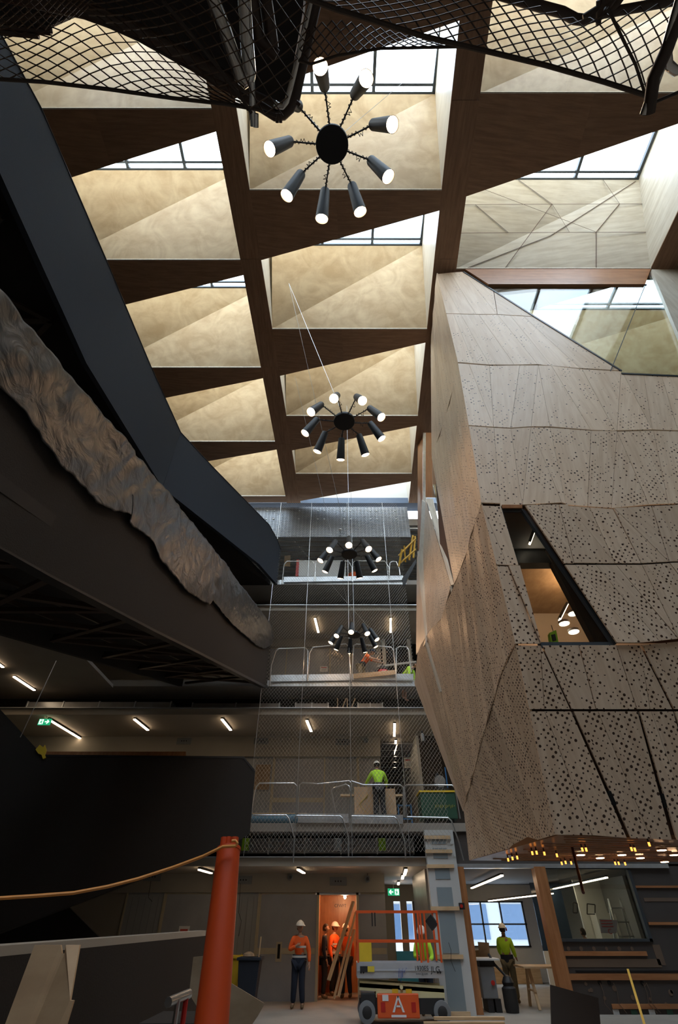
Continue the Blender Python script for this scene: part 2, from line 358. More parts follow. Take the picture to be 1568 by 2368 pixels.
# last bay beyond the end beam: bright pane over level four
skylight(BLr, BRl, 14.2, 17.0, 17.0)
MB().box((-9.3, YE + .02, ZR + .35), (14, YE + .12, ZT + .2)).build('end_upstand', 'white', ceil)
# ================================================================== SHELL
MB().box((-16, -9, -.2), (16, 26, 0)).build('floor', 'floor'); struct(bpy.data.objects['floor'])
for nm, a, b in (('wall_left', (-16.2, -9, 0), (-16, 26, 20)), ('wall_right', (16, -9, 0), (16.2, 26, 20)), ('wall_back', (-16, -9.2, 0), (16, -9, 20))):
    struct(MB().box(a, b).build(nm, 'conc'))
for o_ in list(C.objects):
    if o_.name == 'wall_back': o_.name = 'wall_near'
MB().box((-16, YE + .6, ZR - .9), (16, 26, ZR - .5)).build('roof_slab', 'conc', ceil)
# ================================================================== HANGING POD
pod = thing('hanging_studio_pod', 'large faceted pod clad in perforated pale timber hanging from the coffered roof', 'pod')
def interp(tab, v):
    if v <= tab[0][0]: return tab[0][1]
    for (a, ya), (b, yb) in zip(tab, tab[1:]):
        if v <= b: return ya + (yb - ya) * (v - a) / (b - a)
    return tab[-1][1]
FY = [(620, 6.30), (728, 6.33), (845, 6.38), (990, 6.5), (1168, 6.75), (1306, 7.0), (1490, 7.3), (1642, 7.65), (1935, 8.3)]
def fp(px, py): return ony(px, py, interp(FY, py))
def shrink(pts, g):
    """pull every edge in by g so that neighbouring panels leave an open joint"""
    c = sum(pts, Vector()) / len(pts)
    return [p + (c - p).normalized() * min(g * 1.5, (c - p).length * .3) for p in pts]
def panel(pts3, m='clad', out=0, name='cladding_panel', tilt=0):
    c = sum(pts3, Vector()) / len(pts3); n = (pts3[1] - pts3[0]).cross(pts3[-1] - pts3[0])
    if n.length < 1e-5: n = (pts3[2] - pts3[1]).cross(pts3[0] - pts3[1])
    n.normalize()
    if n.dot(O - c) < 0: n = -n
    q = shrink(pts3, .010); q = [p + n * out for p in q]
    k = len(q)
    g = (pts3[0] - pts3[-1]) if k == 4 else max(((pts3[i] - pts3[(i + 1) % k]) for i in range(k)), key=lambda e: e.length)
    b = MB()
    if k == 4:    # fold a warped quad along its diagonal
        b.add(q + [p - n * .035 for p in q], [(0, 1, 2), (0, 2, 3), (4, 6, 5), (4, 7, 6), (0, 4, 5, 1), (1, 5, 6, 2), (2, 6, 7, 3), (3, 7, 4, 0)])
    else: b.prism(q, -n * .035)
    return b.build(name, m, pod, g)
FRONT = [
 [(1010,631),(1013,633),(1065,726),(1032,725)], [(1013,633),(1040,630),(1101,727),(1065,726)], [(1040,630),(1069,628),(1150,727),(1101,727)], [(1069,628),(1142,673),(1150,727)], [(1142,673),(1235,732),(1150,727)],
 [(1032,725),(1048,725),(1096,841),(1059,838)], [(1048,725),(1065,726),(1132,844),(1096,841)], [(1065,726),(1107,727),(1190,844),(1132,844)], [(1107,727),(1150,727),(1244,843),(1190,844)],
 [(1150,727),(1180,729),(1275,846),(1244,843)], [(1180,729),(1210,731),(1342,852),(1275,846)], [(1210,731),(1235,732),(1437,857),(1342,852)],
 [(1059,839),(1084,841),(1142,988),(1084,984)], [(1084,841),(1132,845),(1142,988)], [(1132,845),(1202,844),(1181,990),(1142,988)], [(1202,844),(1245,844),(1228,987),(1181,990)], [(1245,844),(1272,987),(1228,987)],
 [(1245,844),(1275,845),(1367,995),(1272,987)], [(1275,845),(1346,853),(1423,997),(1367,995)], [(1346,853),(1436,858),(1427,996),(1423,997)], [(1436,862),(1441,864),(1509,994),(1427,996)], [(1441,864),(1489,867),(1509,994)], [(1489,867),(1530,869),(1568,996),(1509,994)], [(1530,869),(1610,872),(1610,998),(1568,996)],
 [(1084,984),(1142,988),(1157,1165),(1113,1163)], [(1142,988),(1181,990),(1208,1170),(1157,1172)], [(1181,990),(1228,987),(1208,1170)], [(1228,987),(1300,1163),(1208,1168)], [(1228,987),(1272,988),(1309,1166),(1300,1163)], [(1272,988),(1367,995),(1359,1172),(1309,1168)], [(1367,995),(1427,996),(1414,1176),(1359,1172)],
 [(1427,997),(1501,1168),(1414,1176)], [(1427,997),(1511,995),(1546,1166),(1501,1168)], [(1511,995),(1610,998),(1610,1165),(1546,1166)],
 [(1114,1168),(1158,1169),(1200,1308),(1174,1308)], [(1114,1168),(1174,1308),(1148,1307)], [(1148,1307),(1174,1308),(1250,1490),(1192,1490)], [(1174,1308),(1200,1308),(1250,1490)],
 [(1212,1170),(1326,1306),(1303,1306)], [(1212,1170),(1290,1168),(1325,1305)], [(1290,1168),(1309,1168),(1420,1306),(1325,1305)], [(1311,1172),(1360,1175),(1420,1306)], [(1360,1175),(1414,1179),(1480,1306),(1420,1306)], [(1416,1177),(1480,1306),(1544,1302)], [(1416,1177),(1503,1172),(1544,1302)], [(1503,1172),(1610,1167),(1610,1300),(1544,1302)],
 [(1303,1307),(1326,1307),(1479,1489),(1424,1489)], [(1326,1307),(1373,1307),(1522,1485),(1479,1489)], [(1373,1307),(1420,1307),(1565,1480),(1522,1485)], [(1420,1307),(1480,1307),(1566,1479)], [(1480,1307),(1544,1303),(1610,1390),(1566,1479)], [(1566,1479),(1610,1390),(1610,1476)], [(1544,1303),(1610,1301),(1610,1390)],
 [(1192,1491),(1250,1491),(1259,1642),(1224,1642)], [(1250,1491),(1320,1642),(1259,1642)], [(1253,1491),(1338,1490),(1379,1642),(1323,1642)], [(1338,1490),(1425,1490),(1474,1642),(1379,1642)], [(1425,1490),(1479,1489),(1504,1642),(1474,1642)], [(1479,1490),(1556,1642),(1504,1642)], [(1483,1490),(1610,1478),(1610,1642),(1560,1642)],
 [(1224,1643),(1259,1643),(1370,1934),(1284,1933)], [(1259,1643),(1320,1643),(1451,1940),(1370,1934)], [(1326,1643),(1382,1643),(1507,1942),(1461,1941)], [(1382,1643),(1474,1643),(1555,1945),(1507,1942)], [(1479,1643),(1505,1643),(1612,1946),(1567,1945)], [(1505,1643),(1556,1643),(1645,1946),(1612,1946)], [(1560,1643),(1640,1643),(1740,1948),(1655,1946)]]
for q in FRONT:
    my = sum(b for a, b in q) / len(q); mx = sum(a for a, b in q) / len(q)
    o_ = .05 if 1168 < my < 1490 and mx > 1205 else 0
    panel([fp(a, b) for a, b in q], out=o_)
# left flank: strips run between the fold lines
def poly_at(pl, t):
    L = [0]
    for a, b in zip(pl, pl[1:]): L.append(L[-1] + (b - a).length)
    d = t * L[-1]
    for i in range(len(pl) - 1):
        if d <= L[i + 1] + 1e-9: return pl[i].lerp(pl[i + 1], (d - L[i]) / max(1e-9, L[i + 1] - L[i]))
    return pl[-1]
def W3(L): return [ony(a, b, y) for a, b, y in L]
top = W3([(1010,631,6.3),(1004,700,7.2),(996,800,8.86)])
s0 = W3([(1059,839,6.38),(1049,902,7.1),(1020,1000,8.4),(998,1057,9.6)])
s1 = W3([(1113,1165,6.75),(1092,1235,7.3),(1072,1305,7.9),(1050,1352,8.6)])
s1b = W3([(1050,1352,8.6),(1022,1430,9.8),(988,1465,11.2),(965,1512,12.6)])
s2 = W3([(1192,1490,7.3),(1170,1530,7.75),(1130,1660,8.9),(1103,1760,10.0)])
s2b = W3([(1103,1760,10.0),(1090,1812,10.8),(1080,1848,11.5),(1072,1872,12.0)])
s3 = W3([(1290,1931,8.3),(1228,1950,9.3)]) ; s3b = W3([(1228,1950,9.3),(1085,1991,12.0)])
def strips(A, B, n, rel=.05, m='cladfine', w0=0, w1=1):
    pa = [poly_at(A, i / n) for i in range(n + 1)]; pb = [poly_at(B, i / n) for i in range(n + 1)]
    cA = (pa[-1] - pa[0]).cross(pb[0] - pa[0]).normalized()
    if cA.dot(O - pa[0]) < 0: cA = -cA
    for i in range(n + 1):
        if 0 < i < n:
            rel_ = rel * .4; pa[i] = pa[i] + cA * (rel_ if i % 2 else 0); pb[i] = pb[i] + cA * (0 if i % 2 else rel_)
    for i in range(n): panel([pa[i], pa[i + 1], pb[i + 1], pb[i]], m)
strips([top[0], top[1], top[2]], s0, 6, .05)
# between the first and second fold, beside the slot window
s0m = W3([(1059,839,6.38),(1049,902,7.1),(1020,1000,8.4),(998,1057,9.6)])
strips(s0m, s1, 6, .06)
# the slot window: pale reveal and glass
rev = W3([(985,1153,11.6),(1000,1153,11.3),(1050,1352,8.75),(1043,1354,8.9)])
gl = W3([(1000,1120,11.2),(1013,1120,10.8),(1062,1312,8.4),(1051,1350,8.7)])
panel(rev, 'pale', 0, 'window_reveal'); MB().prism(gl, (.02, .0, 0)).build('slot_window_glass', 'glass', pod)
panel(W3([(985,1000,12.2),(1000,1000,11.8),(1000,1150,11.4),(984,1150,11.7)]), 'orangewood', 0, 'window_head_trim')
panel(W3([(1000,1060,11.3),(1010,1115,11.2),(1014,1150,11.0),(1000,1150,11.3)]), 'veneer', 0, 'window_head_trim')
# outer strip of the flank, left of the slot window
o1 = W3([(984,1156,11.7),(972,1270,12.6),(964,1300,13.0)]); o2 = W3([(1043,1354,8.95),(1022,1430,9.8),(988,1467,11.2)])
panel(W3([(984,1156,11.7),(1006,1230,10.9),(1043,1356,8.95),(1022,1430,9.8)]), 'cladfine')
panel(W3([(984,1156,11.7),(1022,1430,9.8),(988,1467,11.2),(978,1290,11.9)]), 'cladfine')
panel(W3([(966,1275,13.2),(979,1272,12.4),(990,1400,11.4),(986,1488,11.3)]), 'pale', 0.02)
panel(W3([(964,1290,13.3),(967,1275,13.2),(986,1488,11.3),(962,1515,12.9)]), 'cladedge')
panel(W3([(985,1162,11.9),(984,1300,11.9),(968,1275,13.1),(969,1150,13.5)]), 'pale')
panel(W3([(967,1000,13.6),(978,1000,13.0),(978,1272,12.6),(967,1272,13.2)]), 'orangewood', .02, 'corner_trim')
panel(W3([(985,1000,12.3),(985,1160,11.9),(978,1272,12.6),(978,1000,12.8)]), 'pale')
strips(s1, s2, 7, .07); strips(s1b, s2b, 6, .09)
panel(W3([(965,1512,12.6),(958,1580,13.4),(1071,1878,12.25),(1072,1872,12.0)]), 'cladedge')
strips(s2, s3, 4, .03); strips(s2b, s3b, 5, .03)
# lit folds: pale raised ribs running down the flank
for a, b in (((1043,1356,8.85),(1104,1580,9.2)), ((986,1487,11.1),(1020,1600,11.2))):
    A, B = W3([a, b]); MB().bar(A, B, .05, .06).build('raised_rib', 'pale', pod, B - A)
# backing carcass behind the skins so no joint shows daylight
back = MB()
def hull(rows):
    n = len(rows[0]); v = [p for r in rows for p in r]
    back.add(v, [(i * n + k, i * n + k + 1, (i + 1) * n + k + 1, (i + 1) * n + k) for i in range(len(rows) - 1) for k in range(n - 1)])
inset = Vector((.10, .14, 0))
L_ = [[top[2], top[1], top[0]], [s0[3], s0[1], s0[0]], [s1b[1], s1[2], s1[0]], [s2b[3], s2[3], s2[0]], [s3b[1], s3[1], s3[0]]]
rows = [[p + inset for p in r] for r in L_]; rows[-1] = [p + Vector((.05, .05, .10)) for p in rows[-1]]
rows[3][0] += Vector((.1, 0, 0)); hull(rows)
def carc(q): back.add([fp(a, b) + Vector((0, .12, 0)) for a, b in q], [tuple(range(len(q)))])
carc([(1016,640),(1072,632),(1436,866),(1436,1165),(1118,1165),(1062,839)]); carc([(1436,872),(1640,874),(1640,1165),(1436,1165)]); carc([(1118,1175),(1155,1175),(1245,1480),(1200,1480)])
carc([(1212,1178),(1640,1178),(1640,1480),(1426,1480)]); carc([(1200,1498),(1640,1498),(1640,1640),(1232,1640)]); carc([(1232,1650),(1640,1650),(1740,1930),(1300,1925)])
back.build('carcass', 'joint', pod)
# the big raking window
wq = [(1160,1175),(1209,1175),(1423,1489),(1250,1489)]
wp = [fp(a, b) for a, b in wq]
MB().prism([p + Vector((0, .06, 0)) for p in wp], (0, .012, 0)).build('raking_window_glass', 'tglass', pod)
fr = MB()
for a, b in zip(wp, wp[1:] + wp[:1]): fr.bar(a + Vector((0, .05, 0)), b + Vector((0, .05, 0)), .05, .09)
fr.build('window_frame', 'frame', pod)
panel([fp(1158,1168), fp(1209,1168), fp(1209,1176), fp(1160,1176)], 'orangewood', .02, 'window_head_trim')
# room inside the pod: ceiling, walls and lamps seen through the raking window
room = MB(); zc = 8.0
rl_ = bpy.data.lights.new('room_fill', 'POINT'); rl_.energy = 90; rl_.color = (1, .62, .36); rl_.shadow_soft_size = .15; rlo = bpy.data.objects.new('room_fill', rl_); rlo.location = (5.6, 9.4, 7.6); C.objects.link(rlo)  # extra point light added near the round lamps to brighten the room
rm = MB().prism([(2.95, 7.5, 5.0), (9.2, 7.5, 5.0), (9.2, 11.4, 5.0), (2.95, 11.4, 5.0)], (0, 0, .1)).build('room_floor', 'conc', pod)
MB().prism([(2.95, 7.0, zc), (9.2, 7.0, zc), (9.2, 11.4, zc), (2.95, 11.4, zc)], (0, 0, .1)).build('room_ceiling', 'osb', pod)
MB().box((2.9, 11.4, 5), (9.2, 11.5, zc)).build('room_wall', 'conc', pod); MB().box((9.2, 7.3, 5), (9.3, 11.4, zc)).build('room_wall', 'gypd', pod)
MB().prism([ony(1162,1268,7.35), ony(1400,1262,7.35), ony(1425,1300,7.35), ony(1172,1302,7.35)], (0, .2, 0)).build('dark_downstand_beam', 'frame', pod)
MB().prism([ony(1262,1272,7.3), ony(1285,1272,7.3), ony(1424,1488,7.5), ony(1378,1488,7.5)], (0, .15, 0)).build('inner_raking_post', 'gypd', pod)
MB().prism([ony(1160,1170,7.2), ony(1240,1170,7.2), ony(1290,1268,7.3), ony(1170,1268,7.3)], (0, .03, 0)).build('grey_blind', 'door', pod, (0, 0, 1))
def striplight(name, a, b, label, w_=.07, m='strip', group=None, house='black', drop=None):
    t = thing(name, label, 'light', group); a = Vector(a); b = Vector(b)
    MB().bar(a + Vector((0, 0, .035)), b + Vector((0, 0, .035)), w_ * 1.1, .05).build('housing', house, t)
    MB().bar(a, b, w_, .035).build('diffuser', m, t); settle(t); return t
for a, b, y in (((1236,1228),(1225,1258),7.1), ((1312,1398),(1294,1434),9.4)):
    striplight('strip_light', ony(*a, y), ony(*b, y), 'white strip light in the top of the pod\'s raking window' if y < 8 else 'white strip light deeper inside the pod room, beside round lamps', .05 if y < 8 else .08, 'stripw')
for i, (a, b, r) in enumerate(((1326,1419,.10), (1305,1442,.10), (1327,1461,.10))):
    p = ony(a, b, 9.0); t = thing('round_ceiling_light', ['upper right round lamp behind the pod\'s raking window', 'left round lamp behind the pod\'s raking window', 'lowest round lamp behind the pod\'s raking window'][i], 'light', 'round lamps inside the pod')
    MB().lathe([(r * 1.1, 0), (r * 1.1, .05), (r * .5, .07)], p, (0, 0, 1)).build('housing', 'white', t); MB().lathe([(r, -.012), (r, 0)], p).build('diffuser', 'stripw', t); settle(t)
t = thing('radio', 'lime green site radio on the sill of the pod\'s raking window', 'radio')
p = ony(1282, 1480, 7.5); q = ony(1271, 1468, 7.5)
MB().prism([ony(1271,1463,7.5), ony(1286,1457,7.5), ony(1293,1490,7.5), ony(1275,1492,7.5)], (0, .1, 0)).build('body', 'lime', t); MB().prism([ony(1275,1468,7.49), ony(1284,1466,7.49), ony(1287,1480,7.49), ony(1278,1482,7.49)], (0, .01, 0)).build('speaker_grille', 'black', t)
MB().tube([ony(1280,1462,7.53), ony(1275,1446,7.53)], .006, 5).build('aerial', 'black', t); settle(t)
# dark notches in the two open joints of the lowest row
for (a, b), (c, d) in (((1404,1829),(1418,1862)), ((1528,1835),(1538,1867))):
    MB().prism([fp(a, b), fp(a + 9, b), fp(c + 9, d), fp(c, d)], (0, .06, 0)).build('open_slot', 'void', pod)
# underside
ZU = 2.70
und = [onz(1291,1931,ZU), onz(1790,1950,ZU), Vector((11.5, 12.6, ZU)), onz(1086,1990,ZU)]
MB().prism(und, (0, 0, .12)).build('underside', plain('polished_brown_soffit', (.22, .09, .03), .3, 0, .2, 4, 0, .4), pod)
for k in range(14):
    a = und[0].lerp(und[3], (k + .5) / 14); b = und[1].lerp(und[2], (k + .5) / 14); c_ = a.lerp(b, .04 + .03 * (k % 3)); d_ = a.lerp(b, .35 + .07 * (k % 4))
    MB().bar(c_ + Vector((0, 0, -.006)), d_ + Vector((0, 0, -.006)), .012, .012).build('soffit_groove', 'veneer', pod)
settle(pod)
DL = ['first downlight from the dark rod under the pod', 'second downlight from the dark rod under the pod', 'third downlight from the dark rod, in the front row under the pod', 'fourth downlight from the dark rod under the pod', 'highest of the downlights under the pod, near the right edge', 'rightmost downlight under the pod', 'lowest downlight under the pod, near the right edge']
for (a, b), lb in zip(((1343,1977),(1388,1984),(1438,1977),(1481,1984),(1530,1966),(1559,1977),(1537,1993)), DL):
    p = onz(a, b, ZU - .03); t = thing('downlight', lb, 'light', 'downlights in the underside of the pod')
    MB().lathe([(.085, 0), (.085, .03)], p).build('trim_ring', 'orangewood', t); MB().lathe([(.07, -.008), (.07, 0)], p).build('lamp', 'bulb', t); settle(t)
AMB = [(1176,1992),(1186,1989),(1197,1987),(1232,1977),(1242,1976),(1260,1978),(1289,1982),(1300,2000),(1309,1998),(1322,1999),(1348,1969),(1357,1969),(1424,2000),(1432,2000),(1447,2001),(1462,1968),(1470,1969),(1503,1957)]
for i, (a, b) in enumerate(AMB):
    p = onz(a, b, ZU - .10); t = thing('amber_lamp', 'small amber filament lamp hanging under the pod', 'light', 'small amber lamps under the pod')
    MB().tube([p + Vector((0, 0, .10)), p + Vector((0, 0, .05))], .012, 6).build('holder', 'black', t); MB().tube([p, p + Vector((0, 0, .05))], .016, 6).build('filament_tube', 'amber', t); settle(t)
r = MB().tube([onz(1322,1955,2.72), ony(1349,2064,8.75)], .022, 8).build('steel_rod', 'dirtyredrod'); tag(r, 'dark red steel rod hanging below the pod in front of the windows', 'rod')
# glazed screen between the pod's raking top edge and the roof
sc = structE('window_40')
gp = [fp(1072,631), ony(1500,626,6.3), ony(1507,640,6.3), ony(1580,800,6.33), ony(1610,872,6.38), fp(1437,860), fp(1235,734), fp(1142,675)]
MB().prism(gp, (0, .015, 0)).build('glass_pane', 'glass', sc)
for a, b in (((1072,629),(1142,673)),((1142,673),(1235,732)),((1235,732),(1437,858)),((1437,864),(1610,872)),((1120,661),(1495,659))):
    MB().bar(fp(*a), fp(*b), .03, .05).build('window_frame', 'frame', sc)
MB().bar(ony(1492,660,6.3), ony(1412,858,6.35), .012, .02).build('glass_joint', 'frame', sc)
q = [ony(1507,623,6.22), ony(1640,623,6.22), ony(1640,930,6.22), ony(1610,872,6.22)]
tr = structE('trim_1')
MB().prism(q, (0, .1, 0)).build('timber_lining', 'pale', tr, (0, 0, 1))
MB().prism([ony(1075,622,6.24), ony(1505,622,6.24), ony(1492,657,6.24), ony(1130,657,6.24)], (0, .1, 0)).build('brown_head_beam', 'orangewood', tr, (1, 0, 0))
# ================================================================== FAR END: slabs, ceilings, walls level by level
YF, YW = 17.2, 20.0
LEV = [('ground', 0, 3.0, 2.5), ('second', 4.05, 7.29, 6.57), ('third', 8.46, 11.40, 11.03), ('fourth', 12.78, 16.3, 16.3)]
flr = structE('floor_slabs'); flr.name = 'floor.001'
for nm, z, zc_, zb in LEV[1:]:
    MB().box((-16, YF, z - .21), (16, 26, z)).build('slab', 'conc', flr)
    MB().box((-2.75, YF - .03, z - .22), (3.6 if z < 5 else 2.85, YF, z - .005)).build('edge_plate', 'galv' if z > 5 else 'conc', flr)
    MB().box((-16, YF - .03, z - .22), (-2.75, YF, z - .005)).build('edge_plate', 'conc', flr)
MB().box((-16, 12.8, 8.2), (-8.2, YF, 8.3)).build('slab_underside', 'conc', flr)
for nm, z, zc_, zb in LEV[:3]:
    ce = structE('ceiling.%03d' % (1 + LEV.index((nm, z, zc_, zb))))
    MB().box((-16, YF + .25, zc_), (16 if z > 1 else 3.3, 26, zc_ + .05)).build('acoustic_ceiling', 'concl', ce)
    MB().box((-16, YF + .12, zc_), (3.6 if z > 1 else 2.55, YF + .26, zc_ + .20)).build('ceiling_fascia', 'concl', ce)
    MB().box((-16, YF + 1.3, zc_ + .05), (16, YF + 1.4, zc_ + 1.0 if z > 1 else 3.84)).build('void_backing', 'void', ce)
    MB().box((-16, YF + .02, zc_ + .20), (3.4, YF + .16, zc_ + .225)).build('cable_tray', 'galv', ce)
# ducts in the service voids
def duct(x0, x1, z, y=YF + .7, h=.38, lab='', name='duct', grp='ducts in the service gaps'):
    t = thing(name, lab, 'duct', grp); d = MB().box((x0, y, z), (x1, y + .5, z + h)); d.build('casing', 'duct', t)
    f = MB(); n = max(2, int((x1 - x0) / 1.1))
    for i in range(n + 1):
        x = x0 + (x1 - x0) * i / n; f.box((x - .02, y - .025, z - .025), (x + .02, y + .5, z + h + .025))
    f.build('flange', 'galv', t)
    settle(t); return t
duct(-3.3, 2.3, 3.36, lab='long sheet metal duct above the ground floor doorway, below the second deck')
duct(-11.5, -6.2, 7.55, lab='long sheet metal duct far left below the third deck, above the green exit sign'); duct(-5.4, -2.2, 7.6, h=.28, lab='slim duct in the dark gap left of the safety net')
duct(-1.6, -.4, 7.62, h=.26, lab='short duct in the gap behind the safety net, left of the raking struts'); duct(.7, 1.6, 7.62, h=.26, lab='short brown-lit duct box in the gap right of the raking struts')
for i, (x, z) in enumerate(((-.05, 7.6), (.12, 7.6), (.30, 7.6), (.45, 7.6))):
    o_ = MB().bar((x, YF + .35, z), (x + (.14 if i % 2 else 0), YF + .35, z + .34), .035, .035).build('hanger_strut', 'timber'); tag(o_, ['leftmost upright strut in the dark gap under the third deck', 'raking strut right beside the leftmost upright one', 'second upright strut in the dark gap under the third deck', 'rightmost raking strut in the dark gap under the third deck'][i], 'strut', 'struts under the third deck')
for i, (x, m_) in enumerate(((-3.0, 'lime'), (-.15, 'white'), (1.22, 'lime'))):
    o_ = MB().box((x, YF + .62, 3.42), (x + .22, YF + .66, 3.74)).build('duct_label', m_)
    tag(o_, ['lime label patch at the left end of the ground floor duct', 'white framed access hatch in the middle of the ground floor duct', 'dull green patch near the right end of the ground floor duct'][i], 'label')
# ---------------- walls
def wallrun(n, segs, z0, z1, zb, zc_, x0=-16, x1=1.5, y=YW):
    """n wall; segs: (x0, x1, material) facing panels between tape strips"""
    W = structE(n)
    MB().box((x0, y - .12, zb), (x1, y + .1, zc_)).build('bulkhead', 'wallg', W)
    for a, b, m_ in segs:
        if m_ is None: continue
        MB().box((a, y, z0), (b, y + .1, zb)).build('wall_panel' if m_ != 'door' else 'grey_door_panel', m_, W)
        if m_ == 'sheet':
            MB().box((a + .02, y - .012, z0 + 1.02), (b - .02, y, z0 + 1.16)).build('tape_band', 'tape', W)
            MB().box((a, y - .015, z0), (a + .045, y, zb)).build('tape_strip', 'tape', W)
            MB().box((a, y - .015, zb - .04), (b, y, zb)).build('tape_strip', 'tape', W)
        if m_ == 'door':
            for x in (a, b - .05): MB().box((x, y - .03, z0), (x + .05, y, zb)).build('door_jamb', 'tape', W)
            g = MB()
            for i in range(1, 6): x = a + (b - a) * i / 6; g.box((x - .004, y - .006, z0), (x + .004, y, zb - .1))
            g.build('board_seam', 'grey', W)
    return W
Wg = wallrun('wall_ground', [(-16, -6.95, 'wallg'), (-6.95, -5.67, 'door'), (-5.67, -3.75, 'sheet'), (-3.75, -2.58, 'door'), (-2.58, -.72, 'sheet'), (.60, 1.5, 'sheet')], 0, 2.5, 2.5, 3.0)
MB().box((-.72, YW - .05, 0), (-.64, YW + .12, 2.5)).build('door_jamb', 'tape', Wg); MB().box((.56, YW - .05, 0), (.64, YW + .12, 2.5)).build('door_jamb', 'tape', Wg); MB().box((-.78, YW - .05, 2.44), (.70, YW + .12, 2.5)).build('door_head', 'galv', Wg)
for a, b in (((-.74, YW + .12, 0), (-.66, 22.4, 2.6)), ((.62, YW + .12, 0), (.7, 22.4, 2.6)), ((-.74, 22.4, 0), (.7, 22.5, 2.6)), ((-.74, YW + .12, 2.5), (.7, 22.4, 2.6))):
    MB().box(a, b).build('plywood_lining', 'orangewood', Wg, (0, 0, 1))
textmesh('stencil', 'CFWFT', Vector((.05, 22.385, 2.22)), .13, 'black', Wg)
wallrun('wall_second', [(-16, -5.0, 'wallg'), (-5.0, -3.67, 'door'), (-3.67, -2.47, 'door'), (-2.47, -.57, 'sheet'), (-.57, .72, 'door'), (.72, 1.58, 'sheet')], 4.05, 0, 6.57, 7.29, x1=1.6)
wallrun('wall_third', [(-16, -3.6, 'wallg'), (-3.6, -2.33, 'sheet'), (-2.33, -.42, 'sheet'), (-.42, .55, 'door'), (.55, 1.85, 'sheet')], 8.46, 0, 11.03, 11.4, x1=1.9)
wf = structE('wall_fourth'); MB().box((-16, 24, 12.78), (16, 24.1, 16.3)).build('wall_panel', 'wallg', wf)
d = MB()
for i in range(14): d.box((-6, 17.9 + i * .42, 16.16), (8, 18.05 + i * .42, 16.3))
d.build('deck_rib', 'galv', wf)
# corridor ends
we = structE('wall_far')
for a, b, m_ in (((-16, 26, 0), (2.30, 26.2, 20), 'wallg'), ((2.30, 26, 2.45), (5.0, 26.2, 20), 'wallg'), ((2.58, 26, 0), (2.85, 26.2, 2.45), 'wallg'), ((3.10, 26, 0), (5.35, 26.2, 2.45), 'gypd'), ((5.0, 26, 2.45), (16, 26.2, 20), 'white'), ((5.35, 26, 0), (7.75, 26.2, 1.02), 'white'), ((7.75, 26, 0), (16, 26.2, 2.45), 'white')):
    MB().box(a, b).build('wall_panel', m_, we)
MB().box((2.30, 25.95, 0), (3.4, 26, .9)).build('teal_spandrel', 'osky', we)
W = structE('window_50'); f = MB()
for x in (5.35, 5.95, 6.75, 7.7): f.box((x - .03, 25.93, 1.02), (x + .03, 26.0, 2.45))
for z in (1.04, 1.72, 2.43): f.box((5.35, 25.93, z - .025), (7.75, 26, z + .025))
f.build('window_frame', 'frame', W); MB().box((5.35, 26.02, 1.02), (7.75, 26.03, 2.45)).build('glass_pane', 'sglass', W)
# building across the street
bo = thing('office_building', 'pale rendered building with blue windows seen through the ground floor windows', 'building')
MB().box((-6, 40, -1), (26, 50, 14)).build('wall', 'brick', bo)
wb = MB()
for i in range(12):
    for k in range(3):
        x = -4 + i * 2.4; z = 1.0 + k * 2.9
        MB().box((x, 39.93, z), (x + 1.5, 40, z + 1.7)).build('window', 'owin', bo)
for x in (7.0, 12.4, 17.6): MB().box((x, 39.6, -1), (x + .55, 40, 14)).build('pier', 'white', bo)
settle(bo)
# right of the corridor: pale inner wall returns on level two, door leaf on three
wl = structE('wall_inner')
MB().box((3.0, 19.8, 4.05), (3.1, 25.9, 7.29)).build('wall_panel', 'white', wl); MB().box((3.1, 19.8, 4.05), (9, 19.9, 7.29)).build('wall_panel', 'gypd', wl)
MB().box((2.62, 18.2, 0), (2.72, 21.5, 3.0)).build('wall_panel', 'duct', wl)
for x in (1.92, 3.05): MB().box((x, YW - .1, 8.46), (x + .14, YW + .05, 11.4)).build('door_post', 'white', wl)
MB().box((1.9, YW + .4, 8.46), (6, YW + .5, 11.4)).build('wall_panel', 'void', wl)
MB().box((1.6, 18.6, 12.78), (3.2, 18.7, 13.9)).build('wall_panel', 'osb', wl)
# stud column with battens
col = structE('trim_2'); MB().box((2.55, 17.0, 0), (3.40, 17.25, 3.85)).build('jointed_board', 'gyp', col)
for z0, z1 in ((.06, 1.02), (1.14, 1.98), (2.06, 2.5), (2.68, 3.0), (3.16, 3.4), (3.5, 3.72)):
    w_ = .13 if z0 < 2 else .17; MB().box((2.72 + (.02 if z0 > 2 else 0), 16.985, z0), (3.16, 17.0, z1)).build('bare_board', 'gypb', col)
for z in (.0, 1.03, 2.0, 2.93, 3.28, 3.62):
    MB().box((2.52, 16.94, z), (3.30 if z > 1.5 else 3.24, 16.985, z + .085)).build('batten', 'timber', col, (1, 0, 0))
MB().tube([(2.9, 16.97, 1.35), (2.93, 16.9, 1.2), (2.9, 16.92, 1.0), (2.98, 16.9, .8)], .006, 5).build('loose_wire', 'black', col)
for x, z, s in ((3.28, 3.5, .09), (3.22, 3.35, .07), (3.33, 3.2, .05)): MB().box((x, 16.975, z), (x + s, 16.985, z + s * .8)).build('jointing_patch', 'gyp', col)
